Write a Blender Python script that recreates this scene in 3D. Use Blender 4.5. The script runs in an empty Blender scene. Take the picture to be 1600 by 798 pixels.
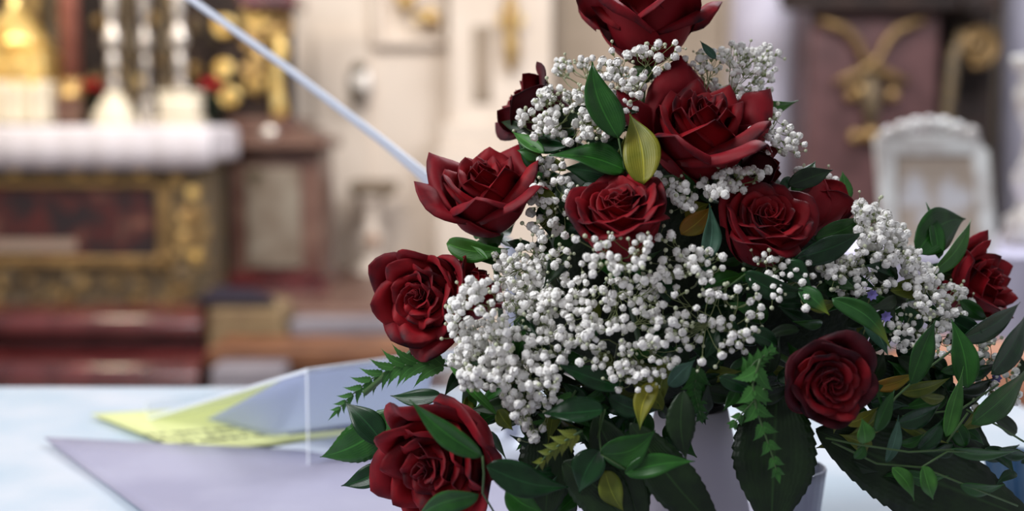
import bpy, math, random
from math import sin, cos, pi, sqrt
from mathutils import Vector, Matrix, Quaternion, noise

S = bpy.context.scene
COL = S.collection
R = random.Random(7)

# ------------------------------------------------------------------ camera
F = 1833.0                       # focal length in pixels of the 1600 wide frame
CAM = Vector((0, 0, 1.4))
PITCH = math.atan(199 / F)
FWD = Vector((0, cos(PITCH), -sin(PITCH)))
UP = Vector((0, sin(PITCH), cos(PITCH)))
cd = bpy.data.cameras.new('camera')
cam = bpy.data.objects.new('camera', cd)
COL.objects.link(cam)
cam.location = CAM
cam.rotation_euler = (pi / 2 - PITCH, 0, 0)
cd.sensor_width = 36
cd.lens = F / 1600 * 36
cd.clip_start = 0.05
cd.dof.use_dof = True
cd.dof.focus_distance = 0.99
cd.dof.aperture_fstop = 2.3
S.camera = cam

# ------------------------------------------------------------------ light
w = bpy.data.worlds.new('world')
S.world = w
w.use_nodes = True
bg = w.node_tree.nodes['Background']
bg.inputs[0].default_value = (0.90, 0.92, 1.0, 1)
bg.inputs[1].default_value = 0.34


def area(name, loc, target, size, size_y, power, color):
    l = bpy.data.lights.new(name, 'AREA')
    l.shape = 'RECTANGLE'
    l.size = size
    l.size_y = size_y
    l.energy = power
    l.color = color
    o = bpy.data.objects.new(name, l)
    COL.objects.link(o)
    o.location = loc
    o.rotation_euler = (Vector(target) - Vector(loc)).to_track_quat('-Z', 'Y').to_euler()
    return o


area('nave_window_light', (-2.6, 0.2, 4.2), (0.1, 1.1, 1.1), 1.6, 2.4, 165, (0.96, 0.98, 1.0))
area('choir_window_light', (1.2, 4.2, 4.4), (0.0, 1.2, 1.1), 1.6, 1.6, 120, (0.90, 0.95, 1.0))
area('altar_lamp_light', (-1.2, 4.4, 4.0), (-1.6, 8.0, 1.2), 2.0, 1.2, 105, (1.0, 0.90, 0.78))
area('choir_right_light', (2.2, 4.0, 4.0), (1.8, 7.0, 1.2), 1.4, 1.2, 140, (0.95, 0.96, 1.0))
area('wall_fill_light', (0.3, 5.2, 4.4), (-0.6, 8.4, 1.4), 1.6, 1.2, 48, (1.0, 0.96, 0.94))  # unseen area light added to brighten the cream back wall
S.view_settings.view_transform = 'Standard'
S.view_settings.look = 'None'
S.view_settings.gamma = 1
S.view_settings.exposure = 0.0
S.cycles.max_bounces = 8
S.cycles.transparent_max_bounces = 12


# ------------------------------------------------------------------ helpers
def P(px, py, Y):
    """the place seen at a photograph pixel, at world depth Y"""
    d = FWD + Vector((1, 0, 0)) * ((px - 800) / F) + UP * ((399 - py) / F)
    return CAM + d * (Y / d.y)


def lin(r, g, b):
    return tuple(((c / 255) / 12.92 if c / 255 < 0.04045 else ((c / 255 + 0.055) / 1.055) ** 2.4) for c in (r, g, b)) + (1,)


def mat(name, rgb, rough=0.5, metal=0.0, rgb2=None, scale=8.0, bump=0.0, bscale=60.0, spec=0.5, sheen=0.0,
        coat=0.0, detail=4.0, coord='Object', lo=0.4, hi=0.6, stretch=(1, 1, 1)):
    m = bpy.data.materials.new(name)
    m.use_nodes = True
    nt = m.node_tree
    b = nt.nodes['Principled BSDF']
    b.inputs['Base Color'].default_value = lin(*rgb)
    b.inputs['Roughness'].default_value = rough
    b.inputs['Metallic'].default_value = metal
    b.inputs['Specular IOR Level'].default_value = spec
    b.inputs['Coat Weight'].default_value = coat
    b.inputs['Sheen Weight'].default_value = sheen
    tc = nt.nodes.new('ShaderNodeTexCoord')
    mp = nt.nodes.new('ShaderNodeMapping')
    mp.inputs['Scale'].default_value = stretch
    nt.links.new(tc.outputs[coord], mp.inputs[0])
    if rgb2:
        n = nt.nodes.new('ShaderNodeTexNoise')
        n.inputs['Scale'].default_value = scale
        n.inputs['Detail'].default_value = detail
        nt.links.new(mp.outputs[0], n.inputs['Vector'])
        cr = nt.nodes.new('ShaderNodeValToRGB')
        cr.color_ramp.elements[0].position = lo
        cr.color_ramp.elements[1].position = hi
        cr.color_ramp.elements[0].color = lin(*rgb)
        cr.color_ramp.elements[1].color = lin(*rgb2)
        nt.links.new(n.outputs['Fac'], cr.inputs[0])
        nt.links.new(cr.outputs[0], b.inputs['Base Color'])
    if bump:
        n2 = nt.nodes.new('ShaderNodeTexNoise')
        n2.inputs['Scale'].default_value = bscale
        n2.inputs['Detail'].default_value = 5
        nt.links.new(mp.outputs[0], n2.inputs['Vector'])
        bp = nt.nodes.new('ShaderNodeBump')
        bp.inputs['Strength'].default_value = bump
        bp.inputs['Distance'].default_value = 0.01
        nt.links.new(n2.outputs['Fac'], bp.inputs['Height'])
        nt.links.new(bp.outputs[0], b.inputs['Normal'])
    return m


def petal_mat(name, inner, outer, edge, dark):
    """velvet rose petal: UV y runs base to rim; the rim is burnt darker as on the real flower"""
    m = bpy.data.materials.new(name)
    m.use_nodes = True
    nt = m.node_tree
    b = nt.nodes['Principled BSDF']
    N = nt.nodes.new
    tc = N('ShaderNodeTexCoord')
    geo = N('ShaderNodeNewGeometry')
    sep = N('ShaderNodeSeparateXYZ')
    nt.links.new(tc.outputs['UV'], sep.inputs[0])
    n = N('ShaderNodeTexNoise')
    n.inputs['Scale'].default_value = 45
    n.inputs['Detail'].default_value = 5
    nt.links.new(tc.outputs['Object'], n.inputs['Vector'])
    vein = N('ShaderNodeTexNoise')
    vein.inputs['Scale'].default_value = 220
    nt.links.new(tc.outputs['Object'], vein.inputs['Vector'])
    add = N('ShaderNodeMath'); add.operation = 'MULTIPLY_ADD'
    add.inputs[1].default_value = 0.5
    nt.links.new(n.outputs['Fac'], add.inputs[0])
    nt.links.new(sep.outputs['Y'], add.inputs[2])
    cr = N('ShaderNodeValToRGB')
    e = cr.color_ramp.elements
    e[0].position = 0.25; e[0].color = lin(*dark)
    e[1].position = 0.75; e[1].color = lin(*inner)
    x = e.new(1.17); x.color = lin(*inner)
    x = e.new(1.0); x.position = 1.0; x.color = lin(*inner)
    nt.links.new(add.outputs[0], cr.inputs[0])
    # burnt rim in patches
    rim = N('ShaderNodeMapRange')
    rim.inputs['From Min'].default_value = 1.16
    rim.inputs['From Max'].default_value = 1.32
    nt.links.new(add.outputs[0], rim.inputs['Value'])
    mx0 = N('ShaderNodeMix'); mx0.data_type = 'RGBA'
    mx0.inputs[7].default_value = lin(*edge)
    nt.links.new(rim.outputs[0], mx0.inputs[0])
    nt.links.new(cr.outputs[0], mx0.inputs[6])
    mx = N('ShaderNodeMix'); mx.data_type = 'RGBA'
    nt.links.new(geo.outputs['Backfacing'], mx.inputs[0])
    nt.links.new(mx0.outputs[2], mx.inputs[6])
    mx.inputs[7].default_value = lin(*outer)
    nt.links.new(mx.outputs[2], b.inputs['Base Color'])
    b.inputs['Roughness'].default_value = 0.62
    b.inputs['Specular IOR Level'].default_value = 0.22
    b.inputs['Sheen Weight'].default_value = 0.16
    b.inputs['Sheen Roughness'].default_value = 0.35
    b.inputs['Sheen Tint'].default_value = lin(255, 90, 110)
    b.inputs['Subsurface Weight'].default_value = 0.0
    bp = N('ShaderNodeBump')
    bp.inputs['Strength'].default_value = 0.15
    bp.inputs['Distance'].default_value = 0.001
    nt.links.new(vein.outputs['Fac'], bp.inputs['Height'])
    nt.links.new(bp.outputs[0], b.inputs['Normal'])
    return m


def leaf_mat(name, c1, c2, rough=0.32, tip=None, vein=None):
    """UV x across the blade (0.5 = midrib), UV y base to tip"""
    m = bpy.data.materials.new(name)
    m.use_nodes = True
    nt = m.node_tree
    b = nt.nodes['Principled BSDF']
    N = nt.nodes.new
    tc = N('ShaderNodeTexCoord')
    n = N('ShaderNodeTexNoise'); n.inputs['Scale'].default_value = 60; n.inputs['Detail'].default_value = 4
    nt.links.new(tc.outputs['Object'], n.inputs['Vector'])
    cr = N('ShaderNodeValToRGB')
    cr.color_ramp.elements[0].position = 0.35; cr.color_ramp.elements[0].color = lin(*c1)
    cr.color_ramp.elements[1].position = 0.65; cr.color_ramp.elements[1].color = lin(*c2)
    nt.links.new(n.outputs['Fac'], cr.inputs[0])
    out = cr.outputs[0]
    sep = N('ShaderNodeSeparateXYZ')
    nt.links.new(tc.outputs['UV'], sep.inputs[0])
    if tip:
        mr = N('ShaderNodeMapRange'); mr.inputs['From Min'].default_value = 0.6; mr.inputs['From Max'].default_value = 1.0
        nt.links.new(sep.outputs['Y'], mr.inputs['Value'])
        mx = N('ShaderNodeMix'); mx.data_type = 'RGBA'
        nt.links.new(mr.outputs[0], mx.inputs[0]); nt.links.new(out, mx.inputs[6]); mx.inputs[7].default_value = lin(*tip)
        out = mx.outputs[2]
    # midrib
    su = N('ShaderNodeMath'); su.operation = 'SUBTRACT'; su.inputs[1].default_value = 0.5
    nt.links.new(sep.outputs['X'], su.inputs[0])
    ab = N('ShaderNodeMath'); ab.operation = 'ABSOLUTE'; nt.links.new(su.outputs[0], ab.inputs[0])
    mr2 = N('ShaderNodeMapRange'); mr2.inputs['From Min'].default_value = 0.0; mr2.inputs['From Max'].default_value = 0.035
    mr2.inputs['To Min'].default_value = 0.55; mr2.inputs['To Max'].default_value = 0
    nt.links.new(ab.outputs[0], mr2.inputs['Value'])
    mx = N('ShaderNodeMix'); mx.data_type = 'RGBA'
    nt.links.new(mr2.outputs[0], mx.inputs[0]); nt.links.new(out, mx.inputs[6])
    mx.inputs[7].default_value = lin(*(vein or tuple(min(255, int(c * 1.45 + 12)) for c in c2)))
    nt.links.new(mx.outputs[2], b.inputs['Base Color'])
    b.inputs['Roughness'].default_value = rough
    b.inputs['Specular IOR Level'].default_value = 0.32
    wv = N('ShaderNodeTexWave'); wv.inputs['Scale'].default_value = 5; wv.inputs['Distortion'].default_value = 1.5
    nt.links.new(tc.outputs['UV'], wv.inputs['Vector'])
    bp = N('ShaderNodeBump'); bp.inputs['Strength'].default_value = 0.12; bp.inputs['Distance'].default_value = 0.002
    nt.links.new(wv.outputs['Fac'], bp.inputs['Height']); nt.links.new(bp.outputs[0], b.inputs['Normal'])
    return m


class MB:
    """collects shapes and links them as ONE mesh object"""

    def __init__(self):
        self.v = []; self.f = []; self.uv = []; self.mi = []

    def grid(self, pts, nu, nv, mi=0, uvs=None, closed=False):
        o = len(self.v)
        self.v += [tuple(p) for p in pts]
        cu = nu if closed else nu - 1
        for j in range(nv - 1):
            for i in range(cu):
                a = j * nu + i; b_ = j * nu + (i + 1) % nu
                c = (j + 1) * nu + (i + 1) % nu; d = (j + 1) * nu + i
                self.f.append((o + a, o + b_, o + c, o + d)); self.mi.append(mi)
                self.uv.append([uvs[k] if uvs else (0, 0) for k in (a, b_, c, d)])
        return self

    def face(self, idx, mi=0):
        self.f.append(tuple(idx)); self.mi.append(mi); self.uv.append([(0, 0)] * len(idx))

    def box(self, x0, y0, z0, x1, y1, z1, M=None, mi=0, bev=0):
        b = min(bev, abs(x1 - x0) * .4, abs(y1 - y0) * .4, abs(z1 - z0) * .4)
        o = len(self.v)
        if not b:
            c = [Vector((x, y, z)) for z in (z0, z1) for y in (y0, y1) for x in (x0, x1)]
            self.v += [tuple(M @ p if M else p) for p in c]
            for q in ((0, 2, 3, 1), (4, 5, 7, 6), (0, 1, 5, 4), (2, 6, 7, 3), (0, 4, 6, 2), (1, 3, 7, 5)):
                self.face([o + k for k in q], mi)
        else:                                     # chamfered prism: octagon in xz, chamfered rings in z
            lv = [(z0, b), (z0 + b, 0), (z1 - b, 0), (z1, b)]
            for z, s in lv:
                xs0, xs1, ys0, ys1 = x0 + s, x1 - s, y0 + s, y1 - s
                ring = [(xs0 + b, ys0), (xs1 - b, ys0), (xs1, ys0 + b), (xs1, ys1 - b), (xs1 - b, ys1), (xs0 + b, ys1), (xs0, ys1 - b), (xs0, ys0 + b)]
                self.v += [tuple(M @ Vector((x, y, z)) if M else (x, y, z)) for x, y in ring]
            for k in range(3):
                for i in range(8):
                    self.face([o + k * 8 + i, o + k * 8 + (i + 1) % 8, o + k * 8 + 8 + (i + 1) % 8, o + k * 8 + 8 + i], mi)
            self.face([o + i for i in reversed(range(8))], mi)
            self.face([o + 24 + i for i in range(8)], mi)
        return self

    def lathe(self, prof, c=(0, 0, 0), n=20, mi=0, ax=None, flute=0, nf=0):
        pts = []
        M = ax or Matrix.Identity(3)
        for r, z in prof:
            for i in range(n):
                a = 2 * pi * i / n
                rr = r * (1 + (flute * cos(nf * a) if flute else 0))
                pts.append(M @ Vector((rr * cos(a), rr * sin(a), z)) + Vector(c))
        o = len(self.v)
        self.grid(pts, n, len(prof), mi, None, True)
        self.face([o + i for i in reversed(range(n))], mi)
        self.face([o + (len(prof) - 1) * n + i for i in range(n)], mi)
        return self

    def tube(self, pts, rad, n=6, mi=0, caps=True):
        pts = [Vector(p) for p in pts]
        k = len(pts)
        rad = rad if isinstance(rad, (list, tuple)) else [rad] * k
        out = []
        prev = None
        for i, p in enumerate(pts):
            t = (pts[min(i + 1, k - 1)] - pts[max(i - 1, 0)])
            if t.length < 1e-9: t = Vector((0, 0, 1))
            t.normalize()
            if prev is None:
                a = t.orthogonal().normalized()
            else:
                a = prev - t * prev.dot(t)
                a = a.normalized() if a.length > 1e-6 else t.orthogonal().normalized()
            prev = a
            b_ = t.cross(a)
            for j in range(n):
                g = 2 * pi * j / n
                out.append(p + (a * cos(g) + b_ * sin(g)) * rad[i])
        o = len(self.v)
        self.grid(out, n, k, mi, None, True)
        if caps:
            self.face([o + i for i in reversed(range(n))], mi)
            self.face([o + (k - 1) * n + i for i in range(n)], mi)
        return self

    def ball(self, c, r, n=8, mi=0, sx=1, sy=1, sz=1):
        prof = [(max(1e-4, sin(pi * k / n)), -cos(pi * k / n)) for k in range(n + 1)]
        pts = [Vector((c[0] + r * sx * pr * cos(2 * pi * i / (n * 2)), c[1] + r * sy * pr * sin(2 * pi * i / (n * 2)), c[2] + r * sz * pz)) for pr, pz in prof for i in range(n * 2)]
        return self.grid(pts, n * 2, n + 1, mi, None, True)

    def mesh(self, name, mats, smooth=True, off=None):
        me = bpy.data.meshes.new(name)
        vs = self.v if off is None else [(x - off[0], y - off[1], z - off[2]) for x, y, z in self.v]
        me.from_pydata(vs, [], self.f)
        l = me.uv_layers.new(name='UVMap')
        l.data.foreach_set('uv', [c for q in self.uv for p in q for c in p])
        for m in (mats if isinstance(mats, (list, tuple)) else [mats]):
            me.materials.append(m)
        me.polygons.foreach_set('material_index', self.mi)
        if smooth:
            me.shade_smooth() if smooth is True else None
        me.update()
        return me

    def build(self, name, mats, parent=None, smooth=True, center=False):
        off = None
        if parent is not None:
            off = tuple(parent.get('_off', (0, 0, 0)))
        elif center and self.v:
            xs, ys, zs = zip(*self.v)
            off = ((min(xs) + max(xs)) / 2, (min(ys) + max(ys)) / 2, min(zs))
        me = self.mesh(name, mats, smooth, off)
        o = bpy.data.objects.new(name, me)
        COL.objects.link(o)
        if parent is not None:
            o.parent = parent
            o['_off'] = off
        elif off:
            o.location = off
            o['_off'] = off
        return o


def tag(o, label=None, cat=None, group=None, kind=None):
    if label: o['label'] = label
    if cat: o['category'] = cat
    if group: o['group'] = group
    if kind: o['kind'] = kind
    return o


def empty(name, loc, label=None, cat=None, group=None, kind=None):
    o = bpy.data.objects.new(name, None)
    o.empty_display_size = 0.02
    COL.objects.link(o)
    o.location = loc
    o['_off'] = tuple(loc)            # children built in world coordinates are shifted by this
    return tag(o, label, cat, group, kind)


def hard(o):
    o.data.shade_flat()
    return o


# ------------------------------------------------------------------ materials
M_wall = mat('plaster_wall', (220, 207, 194), 0.85, rgb2=(208, 194, 180), scale=1.6, bump=0.05, bscale=30)
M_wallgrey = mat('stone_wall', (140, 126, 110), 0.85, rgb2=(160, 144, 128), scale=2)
M_floor = mat('stone_floor', (150, 140, 132), 0.5, rgb2=(120, 110, 104), scale=3)
M_redmarble = mat('red_marble', (74, 24, 26), 0.2, rgb2=(104, 44, 44), scale=5, detail=8, spec=0.9, coat=.6)
M_brownmarble = mat('brown_marble', (96, 66, 58), 0.35, rgb2=(118, 90, 78), scale=5, detail=7)
M_mauve = mat('mauve_marble', (74, 48, 48), 0.4, rgb2=(92, 62, 62), scale=6, detail=7)
M_greymarble = mat('grey_green_marble', (142, 132, 118), 0.4, rgb2=(120, 106, 92), scale=6, detail=6)
M_palecol = mat('pale_column_marble', (196, 192, 206), 0.5, rgb2=(180, 176, 192), scale=3)
M_gold = mat('gilding', (206, 174, 116), 0.34, 0.6, rgb2=(150, 118, 74), scale=14, bump=0.3, bscale=40)
M_goldb = mat('bright_gilding', (244, 216, 144), 0.3, 0.5, rgb2=(220, 180, 100), scale=12, bump=0.2, bscale=40)
M_oldgold = mat('worn_gilding', (120, 100, 72), 0.5, 0.3, rgb2=(86, 78, 66), scale=22, bump=0.6, bscale=60)
M_silver = mat('silver_metal', (220, 214, 208), 0.36, 0.75, rgb2=(170, 160, 152), scale=20, bump=0.3, bscale=60)
M_whitecloth = mat('altar_linen', (204, 198, 204), 0.8, bump=0.1, bscale=30)
M_cloth = mat('table_cloth', (216, 220, 228), 0.35, rgb2=(194, 208, 220), scale=7, bump=0.03, bscale=20, lo=0.35, hi=0.65, spec=0.4)  # bluish patches put soft reflections into the cloth colour
M_runner = mat('grey_runner', (164, 160, 182), 0.5, rgb2=(178, 174, 194), scale=6, bump=0.04)
M_wood = mat('brown_wood', (128, 84, 56), 0.5, rgb2=(98, 60, 40), scale=6, stretch=(1, 1, 8))
M_tan = mat('tan_upholstery', (140, 118, 86), 0.8, rgb2=(122, 100, 74), scale=9)
M_dark = mat('dark_niche', (34, 24, 22), 0.8, rgb2=(52, 36, 30), scale=5)
M_darkcloth = mat('dark_purple_cloth', (30, 22, 38), 0.9)
M_greyrod = mat('grey_rod', (196, 200, 214), 0.35, 0.1)
M_paper = mat('white_paper', (226, 230, 240), 0.7)
_nt = M_paper.node_tree; _tl = _nt.nodes.new('ShaderNodeBsdfTranslucent'); _tl.inputs[0].default_value = lin(226, 230, 244)
_mx = _nt.nodes.new('ShaderNodeMixShader'); _mx.inputs[0].default_value = .85
_nt.links.new(_nt.nodes['Principled BSDF'].outputs[0], _mx.inputs[1]); _nt.links.new(_tl.outputs[0], _mx.inputs[2])
_nt.links.new(_mx.outputs[0], _nt.nodes['Material Output'].inputs[0])
M_redflower = mat('red_poinsettia', (170, 14, 22), 0.6)
M_pot = mat('dark_green_leaves', (16, 34, 16), 0.6)
M_wax = mat('ivory_wax', (214, 204, 184), 0.5)
M_foam = mat('floral_foam', (16, 26, 14), 0.95, rgb2=(26, 38, 18), scale=40, bump=0.6, bscale=150)
M_bluecloth = mat('blue_cloth', (70, 110, 150), 0.45, rgb2=(36, 62, 96), scale=9, stretch=(1, 1, .3), bump=0.4, bscale=14)
M_porcelain = mat('white_plastic', (196, 190, 204), 0.45)
M_skin = mat('peach_cushion', (190, 132, 100), 0.7, rgb2=(160, 100, 74), scale=9)

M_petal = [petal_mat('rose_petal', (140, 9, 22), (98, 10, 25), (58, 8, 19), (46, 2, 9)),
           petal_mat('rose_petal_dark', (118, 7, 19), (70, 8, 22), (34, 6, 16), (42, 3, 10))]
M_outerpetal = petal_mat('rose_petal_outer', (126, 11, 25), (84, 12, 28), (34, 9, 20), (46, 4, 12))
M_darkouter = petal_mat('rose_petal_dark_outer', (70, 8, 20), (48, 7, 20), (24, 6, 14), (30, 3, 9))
M_green = leaf_mat('leaf_green', (22, 66, 18), (36, 84, 26))
M_dgreen = leaf_mat('leaf_dark_green', (12, 44, 20), (22, 60, 28), 0.26)
M_bgreen = leaf_mat('leaf_bright_green', (46, 96, 32), (64, 116, 44), 0.4)
M_olive = leaf_mat('leaf_olive', (72, 86, 22), (100, 108, 32), 0.45)
M_yellow = leaf_mat('leaf_yellowed', (108, 110, 22), (134, 128, 34), 0.45, tip=(88, 104, 30))
M_amber = leaf_mat('leaf_amber', (150, 100, 30), (128, 112, 30), 0.5)
M_tipped = leaf_mat('leaf_yellow_tipped', (30, 72, 30), (44, 88, 38), 0.35, tip=(120, 136, 40))
M_teal = leaf_mat('leaf_grey_green', (44, 78, 60), (70, 104, 86), 0.4)
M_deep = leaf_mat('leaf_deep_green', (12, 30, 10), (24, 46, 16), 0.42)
M_fern = leaf_mat('fern_green', (44, 92, 34), (58, 110, 44), 0.5)
M_stem = mat('green_stem', (64, 92, 46), 0.5)
M_gstem = mat('pale_green_stem', (118, 128, 80), 0.6)
M_blossom = mat('white_blossom', (250, 247, 243), 0.8)
M_calyx = mat('blossom_calyx', (128, 140, 92), 0.6)
M_bud = mat('blossom_bud', (196, 200, 170), 0.6)
M_purple = mat('lavender_floret', (120, 110, 176), 0.7)


def glass_mat(name, tint, rough, alpha):
    """clear sheet: lets light straight through, with a fresnel gloss and a little body of its own"""
    m = bpy.data.materials.new(name); m.use_nodes = True
    nt = m.node_tree; N = nt.nodes.new
    b = nt.nodes['Principled BSDF']
    b.inputs['Base Color'].default_value = lin(*tint)
    b.inputs['Roughness'].default_value = rough
    tr = N('ShaderNodeBsdfTransparent'); tr.inputs[0].default_value = (.96, .97, .98, 1)
    fr = N('ShaderNodeFresnel'); fr.inputs[0].default_value = 1.45
    ad = N('ShaderNodeMath'); ad.operation = 'ADD'; ad.use_clamp = True; ad.inputs[1].default_value = 1 - alpha
    nt.links.new(fr.outputs[0], ad.inputs[0])
    mx = N('ShaderNodeMixShader')
    nt.links.new(ad.outputs[0], mx.inputs[0]); nt.links.new(tr.outputs[0], mx.inputs[1]); nt.links.new(b.outputs[0], mx.inputs[2])
    nt.links.new(mx.outputs[0], nt.nodes['Material Output'].inputs[0])
    return m


M_acryl = glass_mat('clear_acrylic', (236, 240, 246), 0.05, .93)
M_frost = glass_mat('frosted_glass', (190, 194, 212), 0.2, 0.45)


def print_mat(name, paper, ink, rows, lo, hi):
    """rows of illegible small print: flat ink on paper"""
    m = bpy.data.materials.new(name); m.use_nodes = True
    nt = m.node_tree; N = nt.nodes.new; b = nt.nodes['Principled BSDF']
    tc = N('ShaderNodeTexCoord'); sep = N('ShaderNodeSeparateXYZ'); nt.links.new(tc.outputs['UV'], sep.inputs[0])
    mu = N('ShaderNodeMath'); mu.operation = 'MULTIPLY'; mu.inputs[1].default_value = rows; nt.links.new(sep.outputs['Y'], mu.inputs[0])
    fr = N('ShaderNodeMath'); fr.operation = 'FRACT'; nt.links.new(mu.outputs[0], fr.inputs[0])
    gt = N('ShaderNodeMath'); gt.operation = 'GREATER_THAN'; gt.inputs[1].default_value = 0.55; nt.links.new(fr.outputs[0], gt.inputs[0])
    mp = N('ShaderNodeMapping'); mp.inputs['Scale'].default_value = (60, rows, 1); nt.links.new(tc.outputs['UV'], mp.inputs[0])
    n = N('ShaderNodeTexNoise'); n.inputs['Scale'].default_value = 1; nt.links.new(mp.outputs[0], n.inputs['Vector'])
    g2 = N('ShaderNodeMath'); g2.operation = 'GREATER_THAN'; g2.inputs[1].default_value = 0.48; nt.links.new(n.outputs['Fac'], g2.inputs[0])
    m1 = N('ShaderNodeMath'); m1.operation = 'MULTIPLY'; nt.links.new(gt.outputs[0], m1.inputs[0]); nt.links.new(g2.outputs[0], m1.inputs[1])
    # only between lo and hi of the sheet
    a = N('ShaderNodeMath'); a.operation = 'GREATER_THAN'; a.inputs[1].default_value = lo; nt.links.new(sep.outputs['Y'], a.inputs[0])
    c = N('ShaderNodeMath'); c.operation = 'LESS_THAN'; c.inputs[1].default_value = hi; nt.links.new(sep.outputs['Y'], c.inputs[0])
    m2 = N('ShaderNodeMath'); m2.operation = 'MULTIPLY'; nt.links.new(a.outputs[0], m2.inputs[0]); nt.links.new(c.outputs[0], m2.inputs[1])
    m3 = N('ShaderNodeMath'); m3.operation = 'MULTIPLY'; nt.links.new(m1.outputs[0], m3.inputs[0]); nt.links.new(m2.outputs[0], m3.inputs[1])
    mx = N('ShaderNodeMix'); mx.data_type = 'RGBA'; nt.links.new(m3.outputs[0], mx.inputs[0])
    mx.inputs[6].default_value = lin(*paper); mx.inputs[7].default_value = lin(*ink)
    nt.links.new(mx.outputs[2], b.inputs['Base Color']); b.inputs['Roughness'].default_value = 0.7
    return m


def painting_mat():
    m = bpy.data.materials.new('dark_oil_painting'); m.use_nodes = True
    nt = m.node_tree; N = nt.nodes.new; b = nt.nodes['Principled BSDF']
    tc = N('ShaderNodeTexCoord')
    n = N('ShaderNodeTexNoise'); n.inputs['Scale'].default_value = 5.5; n.inputs['Detail'].default_value = 2
    nt.links.new(tc.outputs['Object'], n.inputs['Vector'])
    cr = N('ShaderNodeValToRGB'); e = cr.color_ramp.elements
    e[0].position = 0.36; e[0].color = lin(30, 20, 26)
    e[1].position = 0.72; e[1].color = lin(120, 78, 62)
    for p, c in ((0.46, (40, 22, 24)), (0.53, (78, 24, 22)), (0.58, (50, 30, 28)), (0.64, (92, 54, 46))):
        q = e.new(p); q.color = lin(*c)
    nt.links.new(n.outputs['Fac'], cr.inputs[0]); nt.links.new(cr.outputs[0], b.inputs['Base Color'])
    b.inputs['Roughness'].default_value = 0.55
    return m


# ================================================================== SETTING
def boxp(mb, x0, y0, x1, y1, Y, depth, bev=0, mi=0):
    """box whose front face fills the pixel rectangle at depth Y and that runs back by depth"""
    a = P(x0, y1, Y); b_ = P(x1, y0, Y)
    mb.box(a.x, Y, a.z, b_.x, Y + depth, b_.z, None, mi, bev)
    return mb


YW = 8.4
fl = MB(); fl.box(-7, -2.5, -0.1, 7, 9.2, 0); hard(fl.build('floor', M_floor, None, False)); tag(bpy.data.objects['floor'], kind='structure')
mb = MB(); mb.box(-6, YW, 0, 1.9, YW + .3, 4.6)
wall = mb.build('wall_back', M_wall, None, False); tag(wall, kind='structure')
# wall panels with recessed fields and the pilasters, as pieces of the wall
def wallpiece(name, x0, y0, x1, y1, depth, m, bev=0.01, base=False, top=False):
    q = MB()
    a = P(x0, y1, YW - depth); b_ = P(x1, y0, YW - depth)
    q.box(a.x, YW - depth, 0 if base else a.z, b_.x, YW, 4.6 if top else b_.z, None, 0, bev)
    return q.build(name, m, wall, False)


wallpiece('pilaster', 706, 0, 862, 800, 0.28, M_wall, base=True, top=True)
wallpiece('pilaster_base', 690, 192, 880, 232, 0.36, M_wall)
wallpiece('pilaster_plinth', 684, 232, 890, 560, 0.4, M_wall, base=True)
wallpiece('moulding', 582, 60, 706, 72, 0.1, M_wall)
wallpiece('moulding', 582, -200, 592, 60, 0.1, M_wall)
wallpiece('moulding', 686, -200, 694, 60, 0.16, M_wall)
wallpiece('raised_panel', 498, 50, 575, 560, 0.05, M_wall, base=True)
wallpiece('grey_wall_panel', 862, -300, 1140, 560, 0.02, M_wallgrey, base=True, top=True)  # stretch of wall in greyer stone
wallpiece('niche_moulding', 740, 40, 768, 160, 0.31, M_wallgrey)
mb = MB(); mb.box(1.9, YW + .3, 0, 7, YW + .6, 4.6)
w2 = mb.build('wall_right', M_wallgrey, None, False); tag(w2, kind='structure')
mb = MB(); mb.box(-6.4, -2, 0, -6, YW, 4.6); tag(mb.build('wall_left', M_wall, None, False), kind='structure')

# dark retable wall behind the high altar
mb = MB(); boxp(mb, -500, -420, 375, 480, 7.86, 0.4)
rt = tag(mb.build('retable_panel', M_dark, None, False, True), 'dark wooden retable wall behind the high altar candlesticks', 'altar')
# platform and steps
mb = MB(); a = P(600, 520, 6.6)
mb.box(-5, 6.5, 0, a.x, YW, 0.40, None, 0, 0.02)
tag(mb.build('altar_platform', M_brownmarble, None, False), kind='structure')

# red marble altar steps: rounded nosings
def step(x0, x1, y0, y1, Yf, name_label, back):
    a = P(x0, y1, Yf); b_ = P(x1, y0, Yf)
    H = b_.z - a.z
    prof = []
    r = H * 0.30
    for k in range(9):
        t = k / 8 * pi
        prof.append((-sin(t) * r * 1.2, H - r + cos(t) * r))
    prof = [(back, H)] + prof + [(0.03, H - 2 * r - .01), (0.03, 0.0), (back, 0)]
    q = MB(); n = len(prof)
    pts = [Vector((x, Yf + p[0], a.z + p[1])) for x in (a.x, b_.x) for p in prof]
    q.v = [tuple(p) for p in pts]
    for i in range(n):
        q.face([i, (i + 1) % n, n + (i + 1) % n, n + i])
    q.face(list(reversed(range(n)))); q.face([n + i for i in range(n)])
    o = q.build('altar_step', M_redmarble, None, False, True)
    o.data.shade_smooth()
    m = o.modifiers.new('edges', 'EDGE_SPLIT'); m.split_angle = 0.9
    return tag(o, name_label, 'step', None)


step(-260, 318, 487, 556, 6.15, 'upper red marble step with rounded nosing below the gilded altar front', 0.34)
step(-260, 316, 562, 650, 5.8, 'lower red marble step with rounded nosing just above the white tablecloth', 0.3)

M_framegold = mat('dull_gold_frame', (150, 120, 76), 0.45, 0.4, rgb2=(116, 92, 58), scale=20)
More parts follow.
